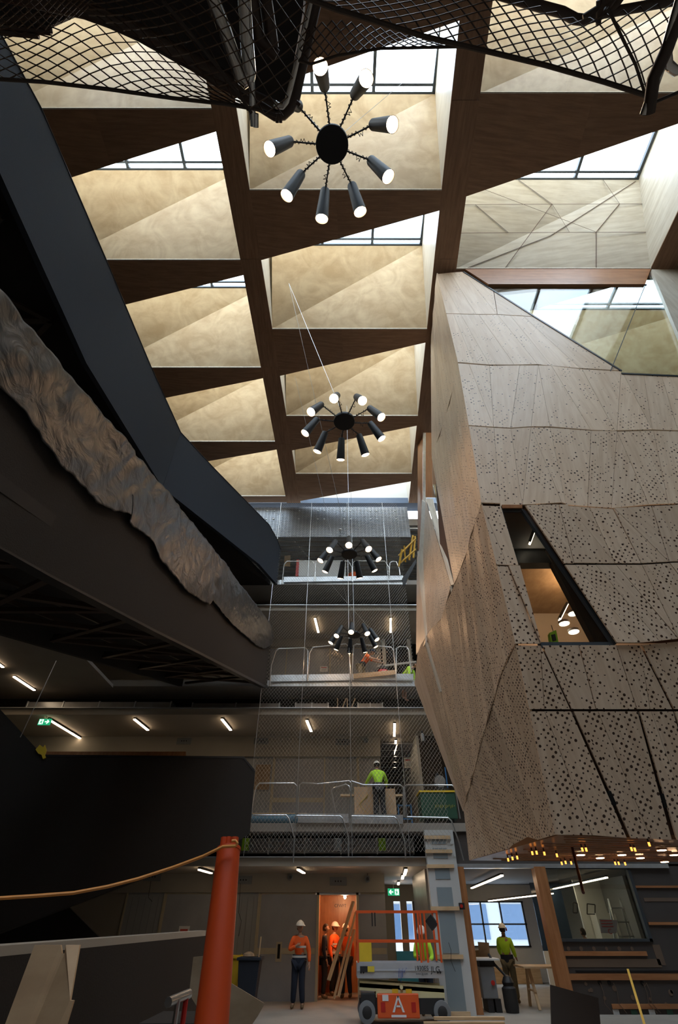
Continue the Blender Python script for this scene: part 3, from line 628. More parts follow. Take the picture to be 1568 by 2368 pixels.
# ---------------- ground floor room on the right
rr = structE('wall_room'); YR = 17.3
MB().box((3.36, YR - .1, 0), (3.62, YR + .2, 2.98)).build('timber_post', 'orangewood', rr, (0, 0, 1)); MB().box((5.66, YR - .12, 0), (5.98, YR + .2, 2.98)).build('timber_post', 'orangewood', rr, (0, 0, 1))
MB().box((3.3, YR - .08, 2.95), (9.6, YR + .15, 3.05)).build('head_channel', 'galv', rr); MB().box((3.3, YR - .02, 3.05), (16, YR + .18, 3.84)).build('wall_panel', 'gypd', rr)
MB().box((5.98, YR, 0), (16, YR + .15, 1.36)).build('wall_panel', 'gypd', rr); MB().box((8.42, YR, 1.36), (16, YR + .15, 3.0)).build('wall_panel', 'gypd', rr)
for x0, x1, z0, z1, m_ in ((5.98, 8.2, 1.08, 1.17, 'orangewood'), (6.0, 12, .62, .74, 'orangewood'), (6.9, 12, .10, .19, 'orangewood'), (8.42, 12, 2.50, 2.55, 'orangewood'), (8.5, 12, 1.70, 1.76, 'orangewood'), (5.98, 8.5, .86, 1.02, 'gypj'), (8.6, 12, 2.2, 2.28, 'gypj'), (6.2, 9, .765, .80, 'void'), (8.42, 8.62, .9, 1.3, 'gypj')):
    MB().box((x0, YR - .04 if m_ == 'orangewood' else YR - .01, z0), (x1, YR, z1)).build('rail_strip' if m_ == 'orangewood' else 'jointing_strip', m_, rr, (1, 0, 0))
for i in range(26):
    x = 6.2 + random.random() * 4; z = .25 + random.random() * .35 if i < 14 else (.16 if i < 20 else 1.22); r = .03 + random.random() * .03
    if i >= 20: x = 6.15 + (i - 20) * .34
    MB().lathe([(r, 0), (r, .008)], (x, YR - .002, z), (0, -1, 0), 10).build('jointing_dab', 'gypj', rr)
for x, z in ((6.75, .58), (7.0, .57), (7.85, .56), (8.9, .6)): MB().lathe([(.05, 0), (.05, .012)], (x, YR - .002, z), (0, -1, 0), 12).build('socket_hole', 'void', rr)
for x in (6.75, 7.1, 7.86, 7.95): MB().tube([(x, YR - .03, .57), (x + .02, YR - .06, .4), (x - .02, YR - .05, .2), (x + .12, YR - .06, .03)], .007, 5).build('hanging_cable', 'gypj', rr)
for i in range(8): MB().box((6.9 + i * .45, YR - .02, .0), (7.05 + i * .45, YR - .005, .09)).build('green_clip', 'green' if i % 2 else 'gyp', rr)
W = structE('window_51'); MB().box((6.0, YR + .05, 1.38), (8.40, YR + .06, 2.95)).build('glass_pane', 'glass', W)
f = MB(); f.box((5.98, YR - .05, 1.36), (8.46, YR + .1, 1.42)); f.box((8.38, YR - .05, 1.36), (8.46, YR + .1, 2.98)); f.box((5.98, YR - .05, 2.92), (8.46, YR + .1, 2.98)); f.build('window_frame', 'frame', W)
MB().box((3.3, YR + .2, 3.0), (16, 26, 3.06)).build('room_ceiling', 'gypd', rr); MB().box((8.9, 22.9, 0), (16, 23, 3.0)).build('wall_panel', 'white', rr)
MB().box((7.78, 24.6, .0), (8.9, 24.7, .95)).build('wall_panel', 'white', rr); MB().box((7.78, 24.62, .95), (9.0, 24.66, 3)).build('dark_glass_screen', 'owin', rr)
MB().box((3.6, 25.5, .0), (7.78, 25.55, .45)).build('timber_skirting', 'timber', rr, (1, 0, 0))
MB().box((9.9, 20.9, 0), (10.0, 22.9, 3.0)).build('wall_panel', 'grey', rr)
# ---------------- strip lights
def ceiling_strip(x, y0, z, label, L=1.25, m_='strip', grp='strip lights on the deck ceilings', dx=.10):
    return striplight('strip_light', (x, y0, z), (x + dx * L / 1.25, y0 + L, z), label, .085, m_, grp)
ceiling_strip(-4.12, 16.6 + .9, 2.93, 'short strip light over the ground floor wall, left of the orange pipe')
ceiling_strip(-1.2, 17.45, 2.93, 'strip light over the ground floor wall, above the man in the orange vest')
ceiling_strip(1.98, 17.55, 2.93, 'nearer strip light of the ground floor corridor, before the exit sign', 1.9, dx=.1); ceiling_strip(2.13, 19.9, 2.93, 'second strip light of the ground floor corridor, by the exit sign', 1.3); ceiling_strip(2.3, 23.2, 2.93, 'farthest strip light of the ground floor corridor', 1.2)
ceiling_strip(-10.33, 17.6, 7.22, 'long strip light beside the green exit sign on the left', 3.5)
ceiling_strip(-7.27, 17.6, 7.22, 'strip light under the third deck, second from the exit sign on the left'); ceiling_strip(-4.16, 17.6, 7.22, 'strip light under the third deck, just left of the safety net')
ceiling_strip(-1.15, 17.75, 7.22, 'left strip light behind the net at second deck, below the third deck'); ceiling_strip(2.02, 18.1, 7.22, 'short strip light over the lime jacketed worker', 1.5); ceiling_strip(2.25, 20.2, 7.22, 'long strip light running back over the green tool box', 4.6)
ceiling_strip(-1.0, 17.85, 11.33, 'left strip light behind the net under the fourth deck'); ceiling_strip(2.15, 17.85, 11.33, 'right strip light behind the net under the fourth deck')
striplight('strip_light', (-11.2, 16.2 - 2.7, 8.16), (-11.15, 15.3, 8.16), 'cut off strip light at the left edge of the photo', .085, 'strip', 'strip lights on the deck ceilings'); ceiling_strip(-11.2, 16.1, 8.16, 'strip light on the left slab underside, above the thin cable')
for nm, a, b, lb in (('suspended_strip_light', (4.80, 17.6, 2.80), (5.26, 24.0, 2.80), 'long suspended strip light behind the left opening of the ground floor room'), ('suspended_strip_light', (8.22, 18.4, 2.80), (8.68, 24.5, 2.80), 'long suspended strip light behind the right window of the ground floor room'), ('suspended_strip_light', (7.2, 20.5, 2.5), (5.8, 23.8, 2.4), 'white bar standing in for a strip light mirrored in the dark glass screen')):
    t = striplight(nm, a, b, lb, .09 if nm and a[0] != 7.2 else .06, 'strip' if a[0] != 7.2 else 'stripw', 'suspended lights in the ground floor room')  # the last bar is a glowing stand-in for a reflection in the glass
    for q in (a, b): pass
# ---------------- exit signs
def exitsign(p, w_, label, flip=1):
    t = thing('exit_sign', label, 'sign'); x, y, z = p; h = w_ * .48
    MB().box((x - w_ / 2, y, z), (x + w_ / 2, y + .05, z + h)).build('sign_box', 'exitg', t)
    def P(u, v): return Vector((x + flip * (u - .5) * w_, y - .006, z + v * h))
    b = MB()
    b.prism([P(.08, .50), P(.26, .86), P(.32, .76), P(.22, .58), P(.46, .58), P(.46, .42), P(.22, .42), P(.32, .24), P(.26, .14)], (0, .005, 0)); b.build('arrow', 'exitw', t)
    b = MB(); b.prism([P(.60, .10), P(.60, .90), P(.94, .90), P(.94, .10)], (0, .005, 0)); b.build('door_symbol', 'exitw', t)
    b = MB()
    o2 = Vector((0, -.006, 0))
    b.lathe([(.045 * w_, 0), (.045 * w_, .004)], P(.75, .76) + o2 + Vector((0, .004, 0)), (0, -1, 0), 10)
    for q in (((.70, .62), (.84, .60), (.80, .36), (.70, .36)), ((.62, .50), (.70, .62), (.72, .54), (.66, .44)), ((.70, .38), (.78, .38), (.70, .12), (.64, .12)), ((.76, .40), (.82, .40), (.92, .20), (.88, .14))):
        b.prism([P(*c_) + o2 for c_ in q], (0, .004, 0))
    b.build('running_figure', 'exitg', t); MB().tube([(x, y + .02, z + h), (x, y + .02, z + h + .2)], .01, 6).build('hanger', 'galv', t)
    settle(t); return t
exitsign(tuple(ony(911, 2071, 22.0)), .42, 'green exit sign with left arrow in the ground floor corridor'); exitsign(tuple(ony(100, 1676, 17.45)), .42, 'green exit sign beside the long strip light at the left', -1)
# ---------------- guard rails of bent tube, one panel each
def railpanel(pts, y, r=.02, label='', name='guard_rail', grp='bent tube guard rails', extra=None):
    t = thing(name, label, 'rail', grp)
    MB().tube([ony(a, b, y) for a, b in pts], r, 8).build('bent_tube', 'tube', t)
    for e in extra or []: MB().tube([ony(a, b, y - .03) for a, b in e], r, 8).build('outrigger_tube', 'tube', t)
    settle(t)
RL = [
 ([(562,1930),(576,1924),(580,1890),(592,1820),(600,1811),(680,1811),(687,1818),(684,1893)], 'rail panel at the second deck, leftmost beside the charcoal landing', [[(585,1885),(662,1885),(668,1893),(680,1936),(678,1995)]]),
 ([(688,1885),(692,1815),(700,1810),(735,1813),(808,1806),(813,1812),(808,1890)], 'rail panel at the second deck, in front of the tall grey door', [[(683,1886),(787,1887),(793,1894),(806,1937),(806,1980)]]),
 ([(776,1878),(766,1828),(772,1822),(800,1814),(807,1818),(810,1830)], 'small crooked rail panel before the timber box', None),
 ([(812,1806),(840,1815),(925,1815),(932,1820),(934,1890)], 'rail panel at the second deck, in front of the lime jacketed worker', [[(812,1887),(912,1889),(919,1896),(936,1945),(938,1985)]]),
 ([(937,1890),(934,1820),(940,1815),(1045,1816),(1052,1822),(1064,1893)], 'rail panel at the second deck, in front of the green tool box', [[(940,1889),(1036,1891),(1044,1898),(1062,1950),(1072,1990)]]),
 ([(624,1587),(627,1540),(638,1506),(645,1500),(706,1498),(712,1505),(710,1575)], 'rail panel at the third deck, leftmost by the plastic wrapped stair end', None),
 ([(711,1575),(716,1510),(724,1497),(800,1489),(806,1495),(812,1578)], 'rail panel at the third deck, before the white notice', None),
 ([(813,1578),(818,1493),(824,1489),(905,1497),(910,1505),(917,1575)], 'rail panel at the third deck, in front of the bending worker', None),
 ([(916,1570),(917,1500),(924,1495),(940,1496),(945,1504),(951,1555)], 'narrow rail panel at the third deck, beside the pod', None),
 ([(652,1350),(657,1305),(664,1298),(722,1298),(730,1312),(727,1345)], 'rail panel at the fourth deck, left end', None),
 ([(729,1345),(731,1302),(736,1298),(806,1298),(814,1312),(815,1345)], 'rail panel at the fourth deck, behind the third chandelier', None),
 ([(815,1345),(816,1302),(822,1297),(890,1298),(899,1312),(900,1332)], 'rail panel at the fourth deck, right of the third chandelier', None),
 ([(900,1332),(902,1302),(908,1298),(916,1299),(923,1315),(925,1330)], 'narrow rail hoop at the right end of the fourth deck', None)]
for p_, lb, ex in RL: railpanel(p_, 17.0, .022, lb, extra=ex)
def toeboard(a, b, c_, d_, label, m_='galv'):
    o_ = MB().prism([ony(*q, 17.08) for q in (a, b, c_, d_)], (0, .04, 0)).build('toe_board', m_); tag(o_, label, 'toe board', 'galvanised toe boards at the deck edges')
toeboard((656,1334),(932,1331),(933,1341),(656,1346),'galvanised toe board along the fourth deck')
toeboard((625,1561),(812,1558),(812,1573),(625,1576),'galvanised toe board of the third deck, left half'); toeboard((814,1558),(956,1558),(956,1573),(814,1573),'galvanised toe board of the third deck, right half behind the plank')
toeboard((690,1881),(806,1882),(806,1903),(688,1902),'galvanised toe board of the second deck below the grey doors'); toeboard((814,1883),(932,1884),(932,1905),(814,1904),'galvanised toe board of the second deck below the timber box')
# ---------------- safety net over the void
def netgrid(name, fn, nu, nv, r, m_, label, n=3, group=None):
    """diamond mesh over the patch fn(u,v)"""
    b = MB()
    for i in range(-nv, nu):
        for sgn in (1, -1):
            seg = []
            for j in range(nv + 1):
                u = i + j if sgn == 1 else i + nv - j
                if 0 <= u <= nu: seg.append(fn(u / nu, j / nv))
                elif len(seg) > 1: b.tube(seg, r, n, False); seg = []
                else: seg = []
            if len(seg) > 1: b.tube(seg, r, n, False)
    o_ = b.build(name, m_); tag(o_, label, 'net', group); return o_
def sn(u, v):
    z = 3.3 + v * 13.6; x0 = -2.75; x1 = 2.75 if z > 8.3 else 3.3
    return Vector((x0 + (x1 - x0) * u, 16.86 + .03 * math.sin(u * 17 + v * 9), z))
netgrid('safety_net', sn, 52, 96, .0034, 'netw', 'fine diamond mesh safety net hanging in front of all the decks', 3)
for i, (x, y) in enumerate(((-2.75, 16.84), (-1.3, 16.84), (.38, 16.84), (2.05, 16.84))):
    o_ = MB().tube([(x, y, 3.2), (x, y, 16.9)], .009, 6).build('net_cable', 'tube'); tag(o_, ['steel cable at the left edge of the safety net', 'steel net cable left of the chandelier line', 'steel net cable behind the lower chandeliers', 'steel net cable nearest the pod'][i], 'cable', 'vertical cables of the safety net')
# perforated metal screen above the fourth deck
ms = thing('metal_screen', 'perforated metal screen with round fixings below the skylight at the far end', 'screen')
b = MB()
for i in range(44): b.box((-4.1 + i * .168, 17.24, 15.15), (-4.075 + i * .168, 17.26, 16.95))
for k in range(24): b.box((-4.1, 17.235, 15.17 + k * .077), (3.3, 17.245, 15.20 + k * .077))
b.build('louvre_mesh', 'duct', ms); MB().box((-4.1, 17.29, 15.15), (3.3, 17.31, 16.95)).build('backing_sheet', 'grey', ms)
for x in (-3.45, -3.1, -1.9, -1.0, -.7, .25, .55, 1.5, 1.8, 2.7):
    for z in (16.72, 16.2): MB().lathe([(.035, 0), (.035, .03)], (x, 17.235, z), (0, -1, 0), 10).build('round_fixing', 'white', ms)
settle(ms)
# ================================================================== STAIRS AND WALKWAY ON THE LEFT
def vplane(name, pts, a, b, th, m_, parent, side=-1):
    n = Vector((-(b[1] - a[1]), b[0] - a[0], 0)).normalized() * th * side
    q = [onv(x, y, a, b) for x, y in pts]
    if n.dot(q[0] - O) < 0: n = -n
    return MB().prism(q, n).build(name, m_, parent, (0, 0, 1))
wk = thing('upper_walkway', 'blue black balustrade and dark truss underside of the upper walkway at the left', 'walkway')
A1, A2, A3 = (-5.93, 1.87), (-5.32, 10.3), (-2.56, 17.0)
vplane('balustrade', [(-160,-120),(-60,-70),(0,75),(95,250),(245,600),(350,850),(418,1000),(376,1128),(200,840),(0,400),(-160,100)], A1, A2, .12, 'steelb', wk)
vplane('balustrade', [(418,1000),(495,1083),(575,1165),(622,1213),(640,1245),(650,1272),(641,1352),(600,1305),(376,1128)], A2, A3, .12, 'steelb', wk)
cp = MB()
q = [onv(x, y, A1, A2) for x, y in ((-60,-70),(0,75),(95,250),(245,600),(350,850),(418,1000))] + [onv(x, y, A2, A3) for x, y in ((418,1000),(495,1083),(575,1165),(622,1213),(640,1245),(650,1272))]
cp.tube(q, .018, 6); cp.build('edge_trim', 'blackmetal', wk)
MB().prism([(-6.45, -2, 12.25), (-5.6, 10.3, 12.25), (-3.0, 16.9, 12.5), (-2.9, 17.15, 12.5), (-15.9, 17.15, 12.5), (-15.9, -2, 12.25)], (0, 0, .2)).build('deck_underside', 'soffit', wk)
tb = []
def truss(p, a, b, w_=.12, h_=.10): MB().bar(a, b, w_, h_).build('truss_member', 'truss', p)
for k in range(9):
    y = -1 + k * 2.1
    truss(wk, (-6.5, y, 12.05), (-13, y, 12.05)); 
    if y < 14: truss(wk, (-6.5, y, 12.0), (-9.5, y + 2.1, 12.0), .1, .08); truss(wk, (-9.5, y, 12.0), (-6.5, y + 2.1, 12.0), .1, .08); truss(wk, (-9.5, y, 12.0), (-13, y + 2.1, 12.0), .1, .08)
truss(wk, (-9.5, -2, 12.0), (-9.5, 17, 12.0)); truss(wk, (-7.7, -2, 12.1), (-7.7, 17, 12.1), .08)
settle(wk)
# middle stair flight rising to the third deck
st = thing('stair_flight', 'middle stair flight with brown black balustrade rising to the third deck', 'staircase')
B1, B2 = (-2.92, 3.3), (-2.62, 17.0)
UP = [(-500,90),(-200,450),(0,690),(350,1105),(480,1262),(628,1445)]; LO = [(622,1588),(612,1587),(452,1505),(360,1459),(117,1331),(0,1265),(-200,1155),(-500,985)]
vplane('balustrade', UP + LO, B1, B2, .14, 'felt', st)
vplane('bottom_trim', [(x, y - 3) for x, y in LO] + [(x, y + 3) for x, y in LO[::-1]], (B1[0] + .03, B1[1]), (B2[0] + .03, B2[1]), .16, 'blackmetal', st)
zs = lambda y: 4.2 + .289 * (y - 3.3)
def sp(x, y, dz=0): return Vector((x, y, zs(y) + dz))
MB().prism([sp(-2.95, .5, .42), sp(-2.75, 16.9, .42), sp(-5.6, 16.9, .42), sp(-5.6, .5, .42)], (0, 0, .15)).build('stair_underside', 'soffit', st)
MB().prism([sp(-5.6, .5, 0), sp(-5.6, 16.9, 0), sp(-5.6, 16.9, 1.5), sp(-5.6, .5, 1.5)], (-.12, 0, 0)).build('far_balustrade', 'felt', st)
for k in range(7):
    y = 2.2 + k * 2.1
    truss(st, sp(-2.95, y, .2), sp(-5.5, y, .2), .07, .07)
    if y + 2.1 < 17: truss(st, sp(-2.95, y, .12), sp(-5.5, y + 2.1, .12), .08, .07); truss(st, sp(-5.5, y, .14), sp(-2.95, y + 2.1, .14), .08, .07)
for x in (-3.6, -4.25, -4.9): truss(st, sp(x, 1, .3), sp(x, 16.8, .3), .05, .06)
settle(st)
# crumpled protective film draped over the balustrade top
def edgept(pl, t):
    L = [0]
    for a, b in zip(pl, pl[1:]): L.append(L[-1] + math.dist(a, b))
    d_ = t * L[-1]
    for i in range(len(pl) - 1):
        if d_ <= L[i + 1] + 1e-9:
            s_ = (d_ - L[i]) / (L[i + 1] - L[i]); return (pl[i][0] + (pl[i + 1][0] - pl[i][0]) * s_, pl[i][1] + (pl[i + 1][1] - pl[i][1]) * s_)
    return pl[-1]
up = [(-220,420),(0,683),(175,890),(350,1100),(480,1256),(622,1440),(632,1475)]
lo = [(-220,700),(0,905),(35,935),(50,955),(90,1015),(130,1078),(165,1100),(215,1160),(250,1180),(300,1190),(292,1210),(350,1252),(362,1290),(385,1315),(415,1352),(435,1372),(480,1398),(488,1388),(530,1440),(590,1492),(608,1500),(628,1490)]
b = MB(); NU, NV = 260, 34; vv = []
for i in range(NU + 1):
    for j in range(NV + 1):
        t = i / NU; s_ = j / NV; a0 = edgept(up, t); a1 = edgept(lo, t)
        p = onv(a0[0] + (a1[0] - a0[0]) * s_, a0[1] + (a1[1] - a0[1]) * s_, (B1[0] + .03, B1[1]), (B2[0] + .03, B2[1]))
        q = Vector((p.y * 2.6 - p.z * .6, p.z * 1.5 - p.y * .45, 3.3))
        dsp = abs(noise.noise(q * .8)) * .05 + abs(noise.noise(q * 2.0)) * .022
        vv.append(p + Vector((dsp * (1.3 - .6 * s_) + .02, 0, noise.noise(q * 3 + Vector((9, 0, 0))) * .03)))
b.add(vv, [(i * (NV + 1) + j, (i + 1) * (NV + 1) + j, (i + 1) * (NV + 1) + j + 1, i * (NV + 1) + j + 1) for i in range(NU) for j in range(NV)], True)
o_ = b.build('protective_film', 'wrap'); o_.modifiers.clear(); sol = o_.modifiers.new('thickness', 'SOLIDIFY'); sol.thickness = .004
tag(o_, 'crumpled grey plastic film wrapped over the middle stair balustrade', 'plastic film')
# lower landing mass
ld = thing('lower_landing', 'large black landing balustrade below the trusses at the left', 'staircase')
D1, D2 = (-7.93, 13.9), (-2.80, 15.5)
vplane('balustrade', [(-160,1500),(0,1640),(100,1748),(565,1752),(590,1783),(578,1925),(560,1940),(400,2004),(228,2070),(0,2157),(-160,2210)], D1, D2, .5, 'felt', ld)
vplane('top_edge', [(98,1745),(564,1749),(589,1780),(586,1784),(563,1754),(98,1750)], (D1[0], D1[1] - .01), (D2[0], D2[1] - .01), .52, 'blackmetal', ld)
vplane('lower_flight_side', [(-160,2216),(0,2158),(160,2098),(228,2166),(220,2215),(-160,2260)], (D1[0], D1[1] + .9), (D2[0], D2[1] + .9), .4, 'void', ld)
pl = vplane('side_planks', [(105,1738),(430,1738),(430,1749),(105,1746)], (D1[0], D1[1] + 1.6), (D2[0], D2[1] + 1.6), .03, 'orangewood', ld)
settle(ld)
t = tag(vplane('yellow_cloth', [(82,1733),(92,1722),(100,1728),(104,1722),(108,1735),(104,1745),(106,1752),(99,1755),(96,1745),(88,1742)], (D1[0], D1[1] - .06), (D2[0], D2[1] - .06), .05, 'yellow', None), 'crumpled yellow cloth on the edge of the black landing', 'cloth')
cb = MB().tube([onv(130, 1528, D1, D2), onv(47, 1705, D1, D2)], .012, 6).build('stay_cable', 'tube'); tag(cb, 'thin steel stay rising from the black landing at the left', 'cable')
# low first flight wall
lw = thing('low_balustrade', 'low grey balustrade wall with pale capping at the lower left', 'wall')
E1, E2 = (-2.3, 4.4), (-2.95, 14.0)
def dn(p): return Vector((p.x, p.y, 0))
pts = [onv(x, y, E1, E2) for x, y in ((-40,2214),(0,2212),(475,2164))] + [onv(512, 2172, E1, E2)]
ext = pts[0] + (pts[0] - pts[1]) * 8
ext = Vector((E1[0] + .16, 2.0, pts[0].z))
P_ = [ext] + pts[1:]
MB().prism(P_ + [dn(p) for p in P_[::-1]], (-.15, 0, 0)).build('wall_face', 'felt', lw)
MB().prism([P_[0], P_[1], P_[2], P_[2] + Vector((0, 0, .09)), P_[1] + Vector((0, 0, .055)), P_[0] + Vector((0, 0, .05))], (-.2, 0, 0)).build('capping', 'concl', lw)
settle(lw)
# ================================================================== NETTED BALUSTRADE OVERHEAD
ov = thing('overhead_stair', 'dark underside of the stair right above the viewer with stainless tubes', 'staircase')
def oz(pts, z): return [onz(a, b, z) for a, b in pts]
MB().prism(oz([(215,-900),(215,-60),(200,18),(300,62),(480,160),(520,200),(590,248),(648,252),(668,205),(700,30),(705,-60),(705,-900)], 5.6), (0, 0, .3)).build('stair_underside', 'soffit', ov)
MB().tube(oz([(-260,-200),(-60,-30),(190,22),(300,62),(500,168),(590,228),(640,252)], 5.1), .035, 10).build('edge_rail', 'truss', ov)
MB().tube(oz([(440,-900),(478,-40),(520,70),(556,178),(566,188),(576,180),(577,170),(570,90),(562,-40),(540,-900)], 4.6), .030, 12).build('stainless_tube', 'stain', ov)
MB().tube(oz([(582,190),(584,262),(586,292)], 4.5), .014, 8).build('stainless_pin', 'stain', ov); MB().tube(oz([(591,262),(591,294)], 4.5), .014, 8).build('stainless_pin', 'stain', ov)
MB().tube(oz([(760,-900),(733,-40),(722,10),(690,140),(665,235),(655,248),(640,246),(634,240)], 4.6), .017, 12).build('stainless_tube', 'stain', ov)
MB().tube(oz([(780,-900),(742,-40),(700,150),(684,225),(672,250),(655,266),(636,268),(600,245)], 4.6), .022, 12).build('edge_rail', 'truss', ov)
MB().tube(oz([(600,245),(560,222),(500,190),(440,152)], 4.6), .016, 10).build('edge_rail', 'truss', ov)
for a, b in (((640,262),(641,284)),((648,262),(649,284)),((685,235),(694,243))): MB().tube(oz([a, b], 4.5), .008, 6).build('clip', 'truss', ov)
MB().tube(oz([(580,-40),(600,90),(640,130)], 5.2), .03, 10).build('stainless_tube', 'truss', ov); MB().tube(oz([(610,-40),(625,60),(632,110)], 5.2), .03, 10).build('stainless_tube', 'truss', ov)
MB().tube(oz([(1750,-700),(1600,-60),(1572,30),(1540,120),(1512,180),(1500,262)], 3.4), .016, 12).build('stainless_post', 'truss', ov); MB().tube(oz([(1740,-700),(1590,-60),(1555,60),(1525,165),(1490,264)], 3.4), .012, 12).build('stainless_post', 'stain', ov)
MB().tube(oz([(1610,0),(1575,25),(1552,75),(1542,120),(1545,150),(1562,164),(1600,150)], 3.5), .013, 12).build('hooked_tube', 'stain', ov)
MB().tube(oz([(1000,-900),(1120,-20),(1240,12),(1300,28),(1330,44),(1350,46),(1380,36),(1420,14),(1440,-10),(1500,-900)], 4.6), .020, 10).build('edge_rail', 'truss', ov)
MB().tube(oz([(1348,46),(1400,30),(1480,16),(1600,-6)], 4.6), .018, 10).build('edge_rail', 'truss', ov)
for a, b in (((1385,0),(1384,56)),((1398,-5),(1381,52)),((1430,-15),(1380,52)),((1412,0),(1348,40))): MB().tube(oz([a, b], 4.5), .010, 6).build('strut', 'truss', ov)
MB().prism(oz([(-300,-900),(-80,-80),(-60,0),(0,62),(80,76),(200,22),(215,-60),(215,-900)], 5.8), (0, 0, .2)).build('stair_underside', 'soffit', ov)
for q in ([(0,52),(60,38),(120,33),(180,22)],[(0,62),(60,68),(118,76)],[(60,30),(95,58),(115,74)],[(115,60),(117,76)],[(0,75),(90,84)]): MB().tube(oz(q, 5.2), .012, 6).build('brace', 'truss', ov)
MB().prism(oz([(-300,-600),(1800,-600),(1800,-1200),(-300,-1200)], 5.6), (0, 0, .3)).build('landing_underside', 'soffit', ov)
for x_ in (300, 620, 760, 1250, 1740): MB().tube([onz(x_, -760, 4.6), onz(x_, -760, 5.6)], .03, 8).build('hanger', 'truss', ov)
settle(ov)
def cat(P0, P1, P2, P3, z=(0, 0, 0, 0), sag=0):
    """bilinear patch between four measured corners at heights z"""
    A, B, D_, E_ = [onz(p[0], p[1], h) for p, h in zip((P0, P1, P2, P3), z)]
    return lambda u, v: (A.lerp(B, u)).lerp(E_.lerp(D_, u), v) + Vector((0, 0, -sag * math.sin(math.pi * u) * math.sin(math.pi * v)))
def curvepatch(TOP, BOT, zt, zb, sag=.08):
    return lambda u, v: onz(*edgept(TOP, u), zt).lerp(onz(*edgept(BOT, u), zb), v) + Vector((0, 0, -sag * math.sin(math.pi * v) * (.4 + u)))
netgrid('web_net', curvepatch([(-80,40),(60,75),(190,50),(250,62),(400,140),(500,200),(590,245)], [(-80,170),(0,183),(100,189),(250,206),(400,227),(520,240),(592,252)], 4.9, 4.3, .05), 14, 5, .0026, 'netd', 'stainless web net panel at the upper left, in front of the plywood coffer', 4)
netgrid('web_net', curvepatch([(200,-50),(330,-50),(480,-50),(600,-50),(735,-50)], [(205,35),(330,90),(480,180),(580,262),(655,268)], 4.5, 4.2, .0), 12, 7, .0026, 'netd', 'web net crossing the black underside between the stainless tubes', 4)
netgrid('web_net', curvepatch([(735,-40),(860,-40),(1000,-30),(1120,-20),(1250,14),(1340,46),(1480,14),(1600,0)], [(690,-10),(780,22),(860,42),(980,82),(1100,110),(1260,150),(1400,190),(1500,222)], 4.5, 4.1, .0), 22, 5, .0024, 'netd', 'long web net panel at the upper right, below the bent dark rail', 4)
netgrid('web_net', curvepatch([(700,60),(780,45),(860,60),(960,85),(1060,100)], [(690,140),(780,125),(880,115),(980,108),(1060,108)], 4.6, 4.4, .0), 16, 3, .0025, 'netd', 'sagging net fringe in front of the highest centre skylight', 4)
netgrid('web_net', curvepatch([(-80,-60),(60,-60),(150,-60),(230,-60)], [(-80,40),(0,60),(100,70),(200,30)], 5.0, 4.9, .0), 14, 6, .0025, 'netd', 'bunched web net in the top left corner', 4)
ROPES = [([(-60,178),(0,183),(100,189),(250,206),(400,227),(520,240),(592,252),(640,268)], 4.28, .011, 'sagging net rope along the lower edge of the upper left net'), ([(240,56),(320,92),(420,148),(500,190),(560,222)], 4.75, .010, 'net rope along the upper edge of the upper left net'), ([(375,0),(430,65),(500,150),(555,222),(582,262)], 4.15, .010, 'twisted rope running down to the stainless pins'), ([(690,-12),(780,22),(860,46),(980,84),(1100,112),(1260,150),(1400,190),(1500,222)], 4.08, .013, 'thick net rope along the lower edge of the upper right net'), ([(690,140),(720,148),(780,128),(880,112),(1060,108),(1120,112)], 4.4, .008, 'thin cord under the highest centre skylight'), ([(1405,18),(1440,90),(1470,150),(1490,212)], 4.1, .008, 'straight cable from the dark bracket to the right hand post'), ([(1515,236),(1600,200)], 4.1, .009, 'short rope end right of the stainless post')]
for pts, z, r, lb in ROPES: tag(MB().tube(oz(pts, z), r * .65, 7).build('rope', 'rope'), lb, 'rope')
# ================================================================== CHANDELIERS
def chandelier():
    t = thing('chandelier', '', 'chandelier')
    MB().lathe([(.10, .06), (.225, .05), (.232, .03), (.232, -.03), (.225, -.04)][::-1], (0, 0, 0), n=36).build('hub', 'blackmetal', t)
    MB().tube([(0, 0, .04), (0, 0, .12)], .018, 8).build('hanging_loop', 'blackmetal', t)
    for k in range(9):
        a = 2 * math.pi * (k + .13) / 9 + R(90); c_, s_ = math.cos(a), math.sin(a)
        def L(r, z, q=0): return Vector((c_ * r - s_ * q, s_ * r + c_ * q, z))
        MB().tube([L(.20, .01), L(.42, .07), L(.60, .13)], .011, 6).build('arm', 'blackmetal', t)
        wr = [L(.22 + .40 * i / 40, .03 + .10 * i / 40 + .022 * math.sin(i * 1.1) - (.05 if 17 < i < 23 else 0), .022 * math.cos(i * 1.1) + (.04 if 17 < i < 23 else 0)) for i in range(41)]
        MB().tube(wr, .005, 4).build('wound_cable', 'rope', t)
        top_ = L(.605, .135); mouth = L(.86, -.33); ax = (mouth - top_); Ln = ax.length
        sh = MB().lathe([(.03, -.012), (.066, 0), (.073, .02), (.098, Ln - .01), (.100, Ln), (.094, Ln), (.090, Ln - .05)], top_, ax, 24).build('lamp_shade', 'blackmetal', t)
        MB().lathe([(.001, Ln - .05), (.091, Ln - .05), (.091, Ln - .022), (.07, Ln + .002), (.001, Ln + .012)], top_, ax, 20).build('lamp', 'bulb', sh)
        MB().tube([top_ - ax.normalized() * .01, top_ + L(.0, .0) - ax.normalized() * .05 + Vector((c_ * .05, s_ * .05, .02))], .007, 5).build('cable_tail', 'rope', sh)
    return t
ch0 = chandelier()
CH = [((768, 334), 10.10, 'nearest and largest black chandelier, under the highest centre skylight', .10), ((796, 974), 10.1, 'second black nine lamp chandelier, over the middle of the hall', .0), ((808, 1281), 10.0, 'third black nine lamp chandelier, in front of the fourth deck rail', .22), ((819, 1468), 9.75, 'lowest and farthest black chandelier, just above the third deck worker', .1)]
